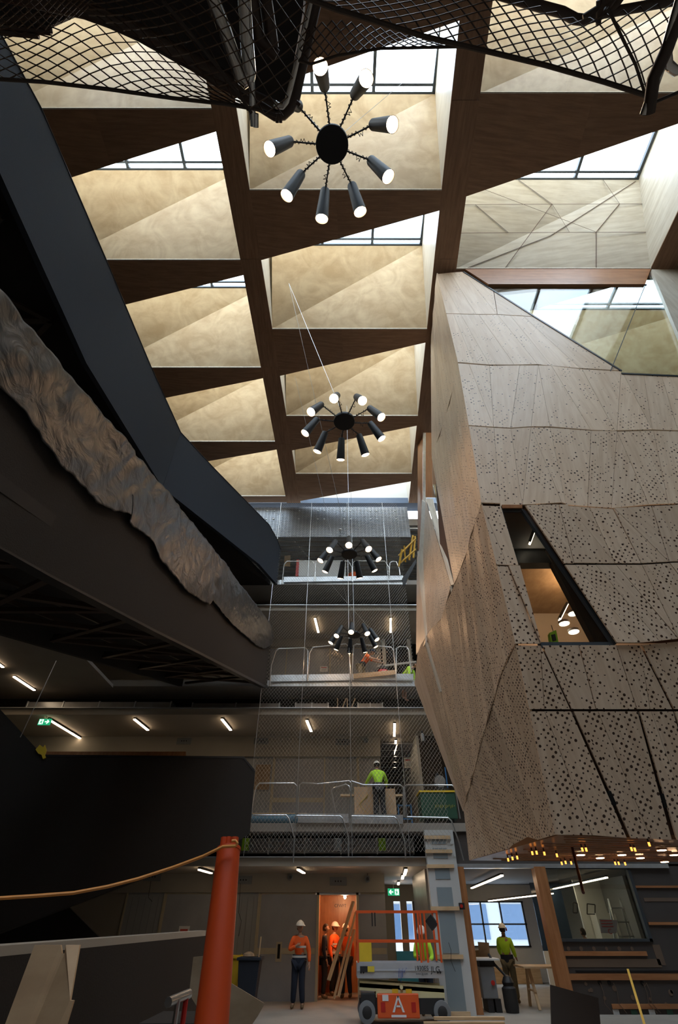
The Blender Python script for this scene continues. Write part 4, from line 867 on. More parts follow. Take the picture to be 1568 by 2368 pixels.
CW = [[(640, 190), (980, 150)], [(668, 655)], [(668, 655), (760, 1130)], [(682, 870), (811, 1160)]]
for i, ((px, py), z, lb, rz) in enumerate(CH):
    p = onz(px, py, z)
    if i == 0: ch0.location = p; ch0.rotation_euler = (0, 0, rz); ch0['label'] = lb; ch0['group'] = 'black nine lamp chandeliers'
    else: dup(ch0, p, rz, lb, 'black nine lamp chandeliers')
    for j, q in enumerate(CW[i]):
        if i in (2, 3) and j == 1: q3 = Vector((p.x, p.y, ZR))
        else: q3 = onz(q[0], q[1], ZR)
        o_ = MB().tube([p + Vector((0, 0, .12)), q3], .0055 if i else .0035, 5).build('suspension_wire', 'galv')
        tag(o_, 'thin suspension wire from the %s chandelier up to the roof%s' % (['nearest', 'second', 'third', 'lowest'][i], ' beam, leaning left' if j == 0 else ''), 'wire')
# ================================================================== PEOPLE
def skinmesh(vs_, es, rs, root=0, sub=1):
    me = bpy.data.meshes.new('tmp'); me.from_pydata([tuple(v) for v in vs_], es, []); o = bpy.data.objects.new('tmp', me); C.objects.link(o)
    md = o.modifiers.new('s', 'SKIN'); md.use_smooth_shade = True; md.branch_smoothing = .3
    for i, r in enumerate(rs):
        s_ = me.skin_vertices[0].data[i]; s_.radius = (r, r) if not isinstance(r, tuple) else r; s_.use_root = (i == root)
    if sub: o.modifiers.new('u', 'SUBSURF').levels = sub; o.modifiers['u'].render_levels = sub
    bpy.context.view_layer.update()
    m2 = bpy.data.meshes.new_from_object(o.evaluated_get(bpy.context.evaluated_depsgraph_get())); bpy.data.objects.remove(o)
    return m2
def head_mesh():
    bm = bmesh.new(); bmesh.ops.create_uvsphere(bm, u_segments=20, v_segments=14, radius=1)
    for v in bm.verts:
        x, y, z = v.co; jaw = 1 - .28 * max(0, -z) ** 1.3; nx = x * .076 * jaw; ny = y * .097 * (1 - .10 * max(0, -z)); nzz = z * .118
        if y < -.75 and abs(x) < .22 and -.35 < z < .15: ny -= .022 * (1 - abs(x) / .22)          # nose
        if y < -.6 and .10 < z < .35 and .15 < abs(x) < .6: ny += .008                             # eye sockets
        if y < -.7 and -.62 < z < -.5 and abs(x) < .35: ny -= .005                                 # lips
        if abs(x) > .9 and -.3 < z < .25: nx *= 1.14                                               # ears
        v.co = (nx, ny, nzz)
    return bm
def person(label, feet, yaw=0, h=1.78, lean=0, armL=None, armR=None, legs=None, top='hiorange', low='navy', hem=None, helmetm='helmet', boots='boot', sleeve='top', hair=True, twist=0, group=None, headpitch=0, cut=None, bands=False, earmuffs=False):
    """faces -y when yaw = 0; arms are (elbow, wrist) offsets from the shoulder"""
    t = thing('person', label, 'person', group); k = h / 1.78
    ca, sa = math.cos(lean), math.sin(lean)
    def bend(p):        # lean the upper body forward about the hips
        x, y, z = p; z -= .95; return Vector((x, y * ca - z * sa, .95 + y * sa * -1 * -1 * 0 + z * ca + y * sa * 0 - 0)) if z > 0 else Vector((x, y, z + .95))
    armL = armL or ((.06, .02, -.29), (.02, -.10, -.25)); armR = armR or ((-.06, .02, -.29), (-.02, -.10, -.25))
    legs = legs or (((.10, -.02, .50), (.13, .03, .09)), ((-.10, -.02, .50), (-.13, .03, .09)))
    V = []; E_ = []; Rr = []
    def add(p, r, par=None):
        V.append(Vector(p)); Rr.append(r)
        if par is not None: E_.append((par, len(V) - 1))
        return len(V) - 1
    pel = add((0, 0, .95), (.135, .10)); bel = add(bend((0, 0, 1.10)), (.13, .10), pel); che = add(bend((0, 0, 1.34)), (.175, .12), bel); nk = add(bend((0, .0, 1.47)), .062, che); hd = add(bend((0, -.012, 1.54)), .058, nk)
    sh = []; J = {}
    for s_, arm in ((1, armL), (-1, armR)):
        a = add(bend((s_ * .175, 0, 1.39)), .080, che); e = add(V[a] + Vector(arm[0]), .045, a); w_ = add(V[e] + Vector(arm[1]), .030, e)
        d_ = Vector(arm[1]).normalized(); sd = d_.orthogonal().normalized(); up_ = d_.cross(sd); pm = add(V[w_] + d_ * .055, (.034, .022), w_); J[s_] = (a, e, w_)
        for q in range(4):
            o2 = sd * (.030 - .020 * q); f1 = add(V[pm] + d_ * .045 + o2, .0095, pm); f2 = add(V[f1] + d_ * (.028 - .004 * abs(q - 1)) + up_ * .012, .0085, f1)
        th = add(V[w_] + d_ * .03 + sd * .045 + up_ * .015, .010, w_); add(V[th] + d_ * .03 + up_ * .012, .009, th)
    LG = {}
    for s_, lg in zip((1, -1), legs):
        hp = add((s_ * .095, 0, .88), .088, pel); kn = add(lg[0], .060, hp); an = add(lg[1], .042, kn); to = add((lg[1][0] + s_ * .01, lg[1][1] - .13, lg[1][2] - .05), .036, an); LG[s_] = (hp, kn, an)
    T = Matrix.Translation(Vector(feet)) @ Matrix.Rotation(yaw, 4, 'Z') @ Matrix.Scale(k, 4)
    def put(me, name, m_, par=t):
        me.transform(T); me.materials.clear(); me.materials.append(M[m_]); me.name = name
        for p_ in me.polygons: p_.use_smooth = True
        o = bpy.data.objects.new(name, me); C.objects.link(o); o.parent = par; return o
    body = skinmesh(V, E_, Rr, 0, 1)
    hb = head_mesh(); hc = bend((0, -.03, 1.63)); HM = Matrix.Translation(hc) @ Matrix.Rotation(twist, 4, 'Z') @ Matrix.Rotation(lean * .7 + headpitch, 4, 'X')
    hb.transform(HM); hb.from_mesh(body); hb.to_mesh(body); hb.free(); put(body, 'body', 'skin')
    # clothes follow the same joints, a little fuller
    def garment(ids, name, m_, grow, extra=None, cuts=None):
        ids = list(ids); mp = {j: i for i, j in enumerate(ids)}
        vv = [V[j].copy() for j in ids]
        for j, fct in (cuts or {}).items(): 
            par = [a for a, b in E_ if b == j][0]; vv[mp[j]] = V[par].lerp(V[j], fct)
        ee = [(mp[a], mp[b]) for a, b in E_ if a in mp and b in mp]
        rr = [(tuple(x + grow for x in Rr[j]) if isinstance(Rr[j], tuple) else Rr[j] + grow) for j in ids]
        return put(skinmesh(vv, ee, rr, 0, 1), name, m_)
    arms = [j for s_ in (1, -1) for j in (J[s_] if sleeve == 'top' else J[s_][:2])]
    g = garment([pel, bel, che, nk] + arms, 'jacket' if sleeve == 'top' else 'shirt', top, .016, cuts={J[1][2]: .85, J[-1][2]: .85} if sleeve == 'top' else {J[1][1]: .7, J[-1][1]: .7})
    if bands:
        for z_ in (1.02, 1.22):
            c_ = bend((0, 0, z_)); MB().lathe([(.158, -.025), (.160, .025)], (0, 0, 0)).build; b_ = MB(); ring = []
            n = 20; prof = []
            for zz in (-.022, .022):
                for q in range(n): ring.append(c_ + Vector((math.cos(2 * math.pi * q / n) * .205, math.sin(2 * math.pi * q / n) * .152, zz)))
            b_.add([T @ p for p in ring], [(q, (q + 1) % n, n + (q + 1) % n, n + q) for q in range(n)], True); b_.build('reflective_band', 'refl', g)
    if hem: 
        n = 20; b_ = MB(); ring = []
        for zz, gx in ((.86, 1.0), (1.02, 1.0), (1.06, .97)):
            c_ = bend((0, 0, zz)); ring += [T @ (c_ + Vector((math.cos(2 * math.pi * q / n) * .192 * gx, math.sin(2 * math.pi * q / n) * .150 * gx, 0))) for q in range(n)]
        b_.add(ring, [(i * n + q, i * n + (q + 1) % n, (i + 1) * n + (q + 1) % n, (i + 1) * n + q) for i in range(2) for q in range(n)], True); b_.build('jacket_hem', hem, g)
    if not cut:
        garment([pel] + [j for s_ in (1, -1) for j in LG[s_]], 'trousers', low, .032)
        for s_, lg in zip((1, -1), legs):
            a = Vector(lg[1]); me = skinmesh([a + Vector((0, .02, .06)), a + Vector((0, .01, -.03)), a + Vector((s_ * .01, -.15, -.045))], [(0, 1), (1, 2)], [.058, .055, .045], 0, 1); put(me, 'boot', boots)
    if helmetm:
        bm = bmesh.new(); bmesh.ops.create_uvsphere(bm, u_segments=22, v_segments=14, radius=1)
        bmesh.ops.delete(bm, geom=[v for v in bm.verts if v.co.z < -.05], context='VERTS')
        for v in bm.verts:
            x, y, z = v.co; f_ = 1 + (.12 if z < .12 else 0); v.co = (x * .115 * f_, y * .140 * f_ - (.035 if (y < -.3 and z < .12) else 0), z * .12 + .035)
            if abs(x) < .2 and z > .5: v.co.z += .008
        bm.transform(HM); me = bpy.data.meshes.new('helmet'); bm.to_mesh(me); bm.free(); o = put(me, 'hard_hat', helmetm); s2 = o.modifiers.new('t', 'SOLIDIFY'); s2.thickness = .006
    if hair:
        bm = bmesh.new(); bmesh.ops.create_uvsphere(bm, u_segments=18, v_segments=12, radius=1)
        bmesh.ops.delete(bm, geom=[v for v in bm.verts if (v.co.y < -.35 and v.co.z < .45) or v.co.z < -.55], context='VERTS')
        for v in bm.verts: v.co = (v.co.x * .084, v.co.y * .104 + .004, v.co.z * .124 + .004)
        bm.transform(HM); me = bpy.data.meshes.new('hair'); bm.to_mesh(me); bm.free(); put(me, 'hair', 'hair')
    if earmuffs:
        b_ = MB()
        for s_ in (1, -1): c_ = T @ (HM @ Vector((s_ * .10, 0, .0))); b_.lathe([(.03, 0), (.035, .03)], c_, (1, 0, 0), 12)
        b_.build('ear_muffs', 'redm', t)
    settle(t); return t
def ground(px, py, z): p = onz(px, py, z); return (p.x, p.y, z)
person('man in orange vest and white hard hat standing by the doorway, arm across his chest', (-1.12, 18.3, 0), R(-6), 1.80, armL=((.10, .02, -.27), (.02, -.05, -.26)), armR=((-.10, -.06, -.24), (.24, -.12, .10)), low='navy', hem='navy', bands=True, twist=R(35))
person('worker in orange shirt at the right inside the plywood doorway, behind the leaning planks', (.22, 20.65, 0), R(200), 1.74, twist=R(-30), armL=((.08, -.10, -.25), (.05, -.25, .05)), low='navy')
person('worker with white helmet in the dark middle of the plywood doorway', (-.16, 21.45, 0), R(60), 1.78, top='hiorange', low='black', bands=True)
person('person in dark jacket and beanie at the left edge of the plywood doorway', (-.46, 20.6, 0), R(90), 1.76, top='navy', low='black', helmetm=None)
person('worker in lime shirt and white hard hat seen through the scissor lift rails', (2.22, 17.0, 0), R(-14), 1.70, lean=R(8), top='lime', low='navy', armL=((.06, -.06, -.27), (-.06, -.22, -.06)), armR=((-.05, -.08, -.26), (.12, -.22, .02)), bands=False, headpitch=R(16))
person('worker in yellow and navy shirt and camouflage trousers at the work table', (4.98, 19.3, 0), R(155), 1.74, top='lime', low='khaki', hem='navy', armL=((.05, -.12, -.25), (.0, -.22, -.12)), armR=((-.05, -.04, -.28), (.0, -.2, -.12)), legs=(((.10, .0, .50), (.14, .10, .09)), ((-.10, -.02, .50), (-.10, -.08, .09))), earmuffs=True)
person('bare headed person in yellow behind the sill of the right ground floor window', (7.55, 19.6, 0), R(200), 1.66, top='lime', low='navy', helmetm=None)
person('worker in lime jacket and black trousers with his back turned, over the timber box', (1.30, 17.62, 4.12), R(184), 1.86, lean=R(20), top='lime', low='black', hem='black', helmetm='helmet', armL=((.14, -.14, -.22), (.05, -.22, -.10)), armR=((-.12, -.14, -.22), (-.02, -.24, -.10)), boots='black')
person('worker in orange shirt and khaki trousers bending over the red vacuum on the third deck', (.85, 18.0, 8.46), R(68), 1.72, lean=R(48), sleeve='short', top='hiorange', low='khaki', hem='navy', helmetm='navy', armL=((.02, -.24, -.15), (.0, -.24, -.08)), armR=((-.02, -.22, -.17), (.0, -.24, -.08)), legs=(((.10, -.14, .50), (.13, .06, .09)), ((-.10, -.02, .48), (-.13, .26, .09))), boots='black')
person('worker in lime vest crouching low at the right end of the third deck', (2.42, 17.7, 7.9), R(60), 1.70, lean=R(60), top='lime', low='navy', helmetm=None, cut=True)
person('worker in orange shirt half hidden behind the third chandelier on the fourth deck', (.62, 18.6, 12.78), R(160), 1.72, lean=R(15), top='hiorange', low='navy', helmetm=None)
# ================================================================== SCISSOR LIFT
sl = thing('scissor_lift', 'orange railed scissor lift with grey platform and cream arms on the ground floor', 'scissor lift'); Y0, Y1 = 15.7, 16.46
def Z(py, y=Y0, px=900): return ony(px, py, y).z
X0, X1 = .46, 2.46
zr, zm, zk0, zk1 = Z(2108), Z(2177), Z(2226), Z(2262)
MB().box((X0, Y0, zk1), (X1 - .0, Y1, zk1 + .05)).build('platform_floor', 'alu', sl)
sk = MB(); sk.box((X0, Y0 - .03, zk1), (X1, Y0, zk0)); sk.box((X0, Y1, zk1), (X1, Y1 + .03, zk0)); sk.box((X0 - .03, Y0, zk1), (X0, Y1, zk0)); sk.box((X1, Y0, zk1), (X1 + .03, Y1, zk0)); sk.box((X0 - .02, Y0 - .045, (zk0 + zk1) / 2 - .01), (X1 + .02, Y0 - .03, (zk0 + zk1) / 2 + .01)); skirt = sk.build('platform_skirt', 'alu', sl)
for y in (Y0, Y1):
    for z in (zr, zm): MB().bar((X0, y, z), (X1, y, z), .045, .045).build('guard_rail', 'olift', sl)
    for x in (X0, X1 - .48, X1 - .32, X1): MB().bar((x, y, zk0), (x, y, zr), .042, .042).build('guard_post', 'olift', sl)
for x in (X0, X1):
    for z in (zr, zm): MB().bar((x, Y0, z), (x, Y1, z), .045, .045).build('guard_rail', 'olift', sl)
MB().bar((X1 - .2, Y0 + .1, zr - .12), (X1 - .06, Y0 + .05, zr - .30), .16, .2).build('control_box', 'black', sl)
for x in (X0 + .37, X0 + .44): MB().bar((x, Y0 - .02, zr - .02), (x, Y0 - .02, zr - .28), .02, .03).build('hook', 'black', sl)
MB().box((X0 + .03, Y0 - .03, zm - .36), (X0 + .33, Y0 - .01, zm - .02)).build('manual_pouch', 'yellow', sl)
MB().box((X0 + .04, Y0 - .055, zk0 - .16), (X0 + .38, Y0 - .046, zk0 - .06)).build('warning_label', 'black', skirt); MB().box((X0 + .22, Y0 - .058, zk0 - .16), (X0 + .38, Y0 - .05, zk0 - .06)).build('warning_label', 'ocre', skirt)
bp_ = MB()
for i in range(5): bp_.bar((X0 + .95 + i * .045, Y0 - .05, zk0 - .33 + .08 * abs(i - 1)), (X0 + .97 + i * .045, Y0 - .05, zk0 - .10 - .02 * (i % 2)), .035, .006)
bp_.build('blue_paint_scrawl', 'blue', skirt)
textmesh('lettering', '1930ES', Vector((X1 - .50, Y0 - .048, zk0 - .10)), .115, 'black', skirt); textmesh('lettering', 'JLG', Vector((X1 - .17, Y0 - .048, zk0 - .12)), .15, 'black', skirt); textmesh('lettering', 'www.jlg.com', Vector((X1 - .50, Y0 - .048, zk0 - .19)), .055, 'black', skirt)
for x in (X0 + .06, X0 + .12, X1 - .12, X1 - .06): MB().lathe([(.022, 0), (.022, .01)], (x, Y0 - .035, zk1 + .1), (0, -1, 0), 10).build('slot', 'black', skirt)
za, zb_, zc2 = zk1 - .02, Z(2300), Z(2318)
for y in (Y0 + .08, Y1 - .08):
    MB().bar((X0 + .02, y, za - .08), (X1, y, za - .17), .06, .11).build('scissor_arm', 'cream', sl); MB().bar((X0 + .02, y, zb_ + .13), (X1, y, zb_ + .03), .06, .12).build('scissor_arm', 'cream', sl)
    MB().bar((X0 + .4, y - .02, zb_ + .0), (X1, y - .02, zb_ - .03), .05, .10).build('scissor_arm', 'cream', sl)
MB().lathe([(.04, 0), (.04, .9)], ((X0 + X1) / 2, Y0 - .02, za - .13), (0, 1, 0), 12).build('pivot_pin', 'cream', sl)
for x in ((X0 + X1) / 2 - .22, (X0 + X1) / 2 + .1): MB().box((x, Y0 + .03, zb_ + .02), (x + .14, Y0 + .045, zb_ + .09)).build('yellow_sticker', 'yellow', sl)
MB().box((X0 + .02, Y0 + .02, .16), (X1 - .02, Y1 - .02, .42)).build('chassis', 'black', sl)
tr_ = MB().box((X0 + .42, Y0 - .06, .10), (X1 - .62, Y0 + .02, .50)).build('orange_tray', 'olift', sl, bevel=.02)
for x in (X0 + .50, X1 - .80): MB().box((x, Y0 - .065, .20), (x + .10, Y0 - .058, .36)).build('tray_recess', 'redm', tr_)
cx = (X0 + X1) / 2 - .1
b = MB(); yy = Y0 - .068
b.prism([(cx - .14, yy, .20), (cx - .09, yy, .20), (cx + .02, yy, .46), (cx - .02, yy, .46)], (0, .004, 0)); b.prism([(cx + .14, yy, .20), (cx + .09, yy, .20), (cx - .02, yy, .46), (cx + .02, yy, .46)], (0, .004, 0)); b.prism([(cx - .07, yy, .28), (cx + .07, yy, .28), (cx + .06, yy, .31), (cx - .06, yy, .31)], (0, .004, 0)); b.build('letter_emblem', 'paper', tr_)
MB().box((cx - .17, yy, .12), (cx + .17, yy + .004, .16)).build('label', 'paper', tr_); MB().box((cx - .36, yy, .38), (cx - .22, yy + .004, .48)).build('label', 'paper', tr_)
MB().box((X0 + .05, Y0 - .03, .24), (X0 + .38, Y0 + .1, .50)).build('battery_box', 'black', sl, bevel=.01)
for x in (X0 + .18, X1 - .1):
    for y in (Y0 - .06, Y1 - .06):
        wh = MB().lathe([(.14, 0), (.19, .01), (.195, .03), (.195, .10), (.19, .12), (.14, .13)], (x, y, .195), (0, 1, 0), 24).build('wheel', 'grey', sl); MB().lathe([(.10, -.006), (.11, .0)], (x, y, .195), (0, 1, 0), 16).build('wheel_hub', 'black', wh)
settle(sl)
# ================================================================== GROUND FLOOR THINGS
def bin_(x, y, m_, lid, label):
    t = thing('wheelie_bin', label, 'bin', 'wheelie bins by the grey wall')
    b = MB(); b.add([(x - .22, y - .24, .08), (x + .22, y - .24, .08), (x + .22, y + .24, .08), (x - .22, y + .24, .08), (x - .29, y - .32, .98), (x + .29, y - .32, .98), (x + .29, y + .32, .98), (x - .29, y + .32, .98)], [(0, 3, 2, 1), (4, 5, 6, 7), (0, 1, 5, 4), (1, 2, 6, 5), (2, 3, 7, 6), (3, 0, 4, 7)]); b.build('body', m_, t, bevel=.02)
    MB().box((x - .33, y - .36, .97), (x + .33, y + .36, 1.03)).build('rim', lid, t, bevel=.01); MB().tube([(x - .2, y + .36, 1.04), (x - .2, y + .42, 1.0), (x + .2, y + .42, 1.0), (x + .2, y + .36, 1.04)], .018, 6).build('handle', lid, t)
    for s_ in (-1, 1): MB().lathe([(.10, 0), (.10, .05)], (x + s_ * .25 - .025, y + .26, .10), (1, 0, 0), 14).build('wheel', 'black', t)
    settle(t)
bin_(-3.1, 19.0, 'yellow', 'yellow', 'yellow bin standing behind the dark grey bin'); bin_(-2.45, 18.1, 'steelb', 'steelb', 'dark grey wheelie bin with a stick poking out, right of the orange pipe')
tag(MB().lathe([(.16, 0), (.14, .05), (.05, .09)], (-2.5, 18.0, 1.05)).build('rubbish_lump', 'osb'), 'brown lump of rubbish topping the dark grey bin', 'rubbish')
tag(MB().tube([(-2.24, 18.05, .6), (-2.2, 18.0, 1.45)], .018, 6).build('stick', 'timber'), 'pale stick standing in the dark grey bin', 'stick')
tag(MB().tube([(-3.1, 18.95, .6), (-3.2, 18.8, 1.32)], .014, 6).build('stick', 'opipe'), 'thin red stick standing in the yellow bin', 'stick')
sk_ = thing('wall_socket_opening', 'open cut out with dark socket in the sheet beside the orange vested man', 'socket'); MB().box((-1.95, YW - .02, .85), (-1.77, YW - .005, 1.30)).build('cut_sheet', 'tape', sk_); MB().box((-1.90, YW - .03, .92), (-1.82, YW - .015, 1.25)).build('dark_opening', 'void', sk_); settle(sk_)
t = thing('doorway_fill_bulb', 'unseen bulb added to light the inside of the plywood doorway', 'lamp'); MB().lathe([(.02, 0), (.05, .05), (.03, .11)], (.2, 20.7, 2.36)).build('bulb', 'bulb', t); l_ = bpy.data.lights.new('doorway_fill_light', 'POINT'); l_.energy = 34; l_.color = (1, .55, .28); l_.shadow_soft_size = .08; lo_ = bpy.data.objects.new('doorway_fill_light', l_); C.objects.link(lo_); lo_.location = (.2, 20.7, 2.26); settle(t)  # hidden bulb and point light, added to warm the doorway interior
# ladders / planks leaning in the doorway
for i, (a, b, w_) in enumerate((((760,2267),(817,2085),.11), ((783,2305),(819,2150),.07), ((772,2310),(822,2110),.05))):
    o_ = MB().bar(ony(*a, 19.2 + i * .12), ony(*b, 19.85), w_, .05).build('plank', 'timber', None); tag(o_, ['widest pale plank leaning in the plywood doorway', 'thinner plank leaning at the right jamb of the doorway', 'narrow batten between the two leaning planks'][i], 'plank', 'planks leaning in the doorway')
def notice(px, py, y, w_, h_, label, red=True):
    t = thing('notice', label, 'notice', 'white paper notices'); p = ony(px, py, y)
    MB().box((p.x - w_ / 2, y - .006, p.z - h_ / 2), (p.x + w_ / 2, y, p.z + h_ / 2)).build('sheet', 'paper', t)
    MB().box((p.x - w_ * .35, y - .010, p.z + h_ * .20), (p.x + w_ * .35, y - .006, p.z + h_ * .32)).build('red_heading', 'redp', t)
    for k in range(3): MB().box((p.x - w_ * .3, y - .010, p.z - h_ * (.05 + .13 * k)), (p.x + w_ * .3, y - .006, p.z - h_ * (.02 + .13 * k))).build('text_line', 'grey', t)
    settle(t)
notice(424, 2161, 19.98, .34, .40, 'white notice with red heading on the sheeted ground floor wall'); notice(749, 1547, 19.98, .34, .24, 'small white notice on the third deck wall sheet'); notice(943, 1764, 22, .30, .40, 'notice with a yellow triangle in the second deck corridor'); p = ony(607, 1797, 19.98); o_ = MB().box((p.x - .28, 19.96, p.z - .42), (p.x + .28, 19.975, p.z + .42)).build('paper_sheet', 'osb'); tag(o_, 'large beige paper sheet on the second deck door at the left', 'paper')
def ejunction(px, py, y, label):
    t = thing('socket_panel', label, 'socket', 'power panels on the bulkheads'); p = ony(px, py, y); w_ = .56
    MB().box((p.x - w_ / 2, y - .03, p.z - .11), (p.x + w_ / 2, y, p.z + .11)).build('plate', 'grey', t)
    for k in (-1, 0, 1): MB().lathe([(.022, 0), (.022, .01)], (p.x + k * .09, y - .03, p.z), (0, -1, 0), 8).build('socket', 'void', t)
    settle(t)
for px, py, lb in ((353,2028,'power panel on the ground floor bulkhead nearest the black landing'), (563,2035,'power panel on the ground floor bulkhead beside the orange pipe'), (782,2038,'power panel on the ground floor bulkhead over the doorway'), (426,1714,'power panel on the second deck bulkhead left of the net'), (604,1714,'power panel on the second deck bulkhead at the net edge'), (792,1716,'power panel on the second deck bulkhead behind the net')):
    ejunction(px, py, YW - .121, lb)
for px, py, lb in ((672,2029,'round grey wall fitting left of the doorway on the ground floor bulkhead'), (850,2033,'round grey wall fitting right of the doorway on the ground floor bulkhead'), (847,1712,'round grey wall fitting on the second deck bulkhead')):
    p = ony(px, py, YW - .13); o_ = MB().lathe([(.09, 0), (.09, .10), (.05, .12), (.05, .02)], p, (0, -1, 0), 16).build('wall_speaker', 'grey'); tag(o_, lb, 'speaker', 'round fittings on the bulkheads')
for pts, lb in (([(850,1990),(851,2012),(849,2028)],'thin black wire hanging to the right round wall fitting'), ([(770,2000),(778,2020)],'short loose black wire over the doorway'), ([(556,2042),(552,2110),(558,2130),(552,2165)],'loose black wire hanging down the wall beside the orange pipe'), ([(349,2038),(343,2075),(352,2085)],'loose wire hanging from the leftmost power panel')):
    tag(MB().tube([ony(a, b, 19.8) for a, b in pts], .008, 5).build('loose_wire', 'black'), lb, 'wire')
# orange pipe bundle
op = thing('pipe_bundle', 'tall upright orange plastic pipe with thinner pipes sticking out of its top', 'pipe'); YP = 4.3
pb = ony(489, 2368, YP - .25); ptp = ony(529, 1962, YP); dirv = (ptp - pb); base = pb - dirv * (pb.z / dirv.z)
MB().tube([base, pb, ptp], [.102, .100, .083], 28).build('outer_pipe', 'opipe', op)
MB().lathe([(.088, -.02), (.088, 0), (.074, 0)], ptp, dirv, 24).build('collar', 'opipe', op)
for px, py, r in ((519,1937,.026),(529,1936,.022),(543,1937,.030),(536,1946,.020)): q = ony(px, py, YP); MB().tube([ptp + (q - ptp) * .2 - dirv * .1 + Vector((q.x - ptp.x, 0, 0)) * .8, q], r, 12).build('inner_pipe', 'opipe', op)
settle(op)
cb = MB(); cpts = [(-60,2080),(0,2077),(80,2072),(170,2065),(250,2050),(320,2032),(400,2006),(470,1980),(515,1958),(545,1956),(549,1950),(545,1944),(536,1945)]
cb.tube([ony(a, b, YP - .15 + (0 if a > 400 else (400 - a) * -.001)) for a, b in cpts], .010, 8)
tag(cb.build('extension_cable', plain('yellow_orange_cable', (.75, .30, .06), .5, 0, .35, 9)), 'yellow and orange cable strung from the orange pipe to the left edge', 'cable')
# boards and offcuts, lower left
t = ony(80, 2185, 3.5); z0 = 0
def nb(px): return Vector((ony(px, 2368, 3.5).x - .06, 3.35, 0.0))
oc = MB().prism([ony(80,2185,3.7), ony(140,2185,3.7), ony(143,2205,3.7), ony(149,2205,3.7), ony(152,2185,3.7), ony(184,2185,3.7), ony(162,2313,3.55), ony(170,2314,3.55), nb(165), nb(20)], (0, .018, 0)).build('plywood_offcut', 'offcut', None, (1, 0, .1)); tag(oc, 'notched pale plywood offcut leaning on the low balustrade at the lower left', 'plywood sheet')
def sheet(name, pts, y, th, m_, label, cat_, group=None): 
    q = [ony(a, b, yy) for a, b, yy in pts] if y is None else [ony(a, b, y) for a, b in pts]
    o_ = MB().prism(q, (0, th, 0)).build(name, m_, None, (1, 0, .2)); tag(o_, label, cat_, group); return o_
sheet('board', [(447,2213),(520,2206),(500,2320),(437,2298)], 6.4, .02, 'osb', 'brown board standing behind the orange pipe at its left', 'board')
sheet('board', [(437,2298),(515,2262),(612,2321),(596,2350),(560,2402),(470,2352)], 6.1, .02, 'osb', 'brown board lying tilted across the foot of the orange pipe', 'board')
t = thing('dark_crate', 'dark crate carrying the tilted brown board beside the orange pipe', 'crate'); MB().box((-1.75, 6.15, 0), (-1.15, 6.9, 1.0)).build('body', 'steelb', t, bevel=.02); MB().box((-1.77, 6.13, 1.0), (-1.13, 6.92, 1.05)).build('lid', 'black', t); settle(t)
sheet('board', [(500,2180),(530,2180),(526,2250),(500,2250)], 9, .03, 'steelb', 'small dark board end behind the orange pipe', 'board')
tr2 = thing('trestle', 'small red and white tube trestle at the lower left of the orange pipe', 'trestle')
MB().tube([ony(389,2318,4.6), ony(437,2298,4.9)], .028, 10).build('top_tube', 'tube', tr2); MB().tube([ony(412,2310,4.7), Vector((ony(412,2310,4.7).x + .02, 4.7, 0))], .018, 8).build('leg', 'tube', tr2); MB().tube([ony(431,2304,4.85), Vector((ony(431,2304,4.85).x + .02, 4.85, 0))], .018, 8).build('leg', 'redm', tr2); settle(tr2)
# lower right
sheet('board', [(1273,2277),(1384,2308),(1393,2420),(1277,2420)], 10.5, .03, 'gypd', 'dark grey board standing in front at the lower right', 'board')
for i in range(5):
    o_ = MB().bar(ony(985 - i * 6 + (0 if i % 2 else 18), 2350 + i * 3.6, 14.6 - .25 * i), ony(1165 - i * 1, 2350 + i * 3.6, 14.6 - .25 * i), .12, .045).build('timber_length', 'timber', None, (1, 0, 0)); o_.location.z = -min(v.co.z for v in o_.data.vertices) + .002 + .047 * (4 - i)
    tag(o_, ['rearmost length of pine in the stack before the stud column', 'second length of pine from the back of the floor stack', 'middle length of pine in the floor stack', 'second length of pine from the front of the floor stack', 'front length of pine in the stack at the bottom edge'][i], 'timber', 'pine lengths stacked on the floor')
sp_ = MB().bar(ony(1452,2242,16.2), ony(1500,2400,14.6), .05, .03).build('spirit_level', 'yel'); tag(sp_, 'long yellow level leaning at the dark wall, lower right', 'level')
# table, cabinets, machine
tb_ = thing('work_table', 'work table on timber trestle legs before the worker in yellow and navy', 'table')
MB().box((5.05, 18.0, .80), (6.4, 19.0, .84)).build('table_top', 'timber', tb_, (1, 0, 0))
for x in (5.3, 6.2):
    for s_ in (-1, 1): MB().bar((x, 18.5 + s_ * .1, .80), (x, 18.5 + s_ * .42, 0), .07, .05).build('leg', 'timber', tb_)
    MB().bar((x, 18.15, .35), (x, 18.85, .35), .05, .04).build('brace', 'timber', tb_)
settle(tb_)
mc = thing('workshop_machine', 'dark workshop machine with a white top beside the left timber post', 'machine')
MB().box((3.75, 17.6, .25), (4.15, 18.3, .85)).build('cabinet', 'grey', mc, bevel=.02); MB().box((3.65, 17.5, .98), (4.3, 18.3, 1.02)).build('white_top', 'white', mc); MB().box((3.8, 17.7, .85), (4.2, 18.2, .98)).build('motor', 'black', mc); MB().box((3.85, 17.62, .0), (4.0, 18.2, .25)).build('leg', 'black', mc); MB().box((4.05, 17.62, .0), (4.2, 18.2, .25)).build('leg', 'black', mc); MB().lathe([(.05, 0), (.05, .03)], (4.05, 17.58, .55), (0, -1, 0)).build('red_switch', 'redm', mc); settle(mc)
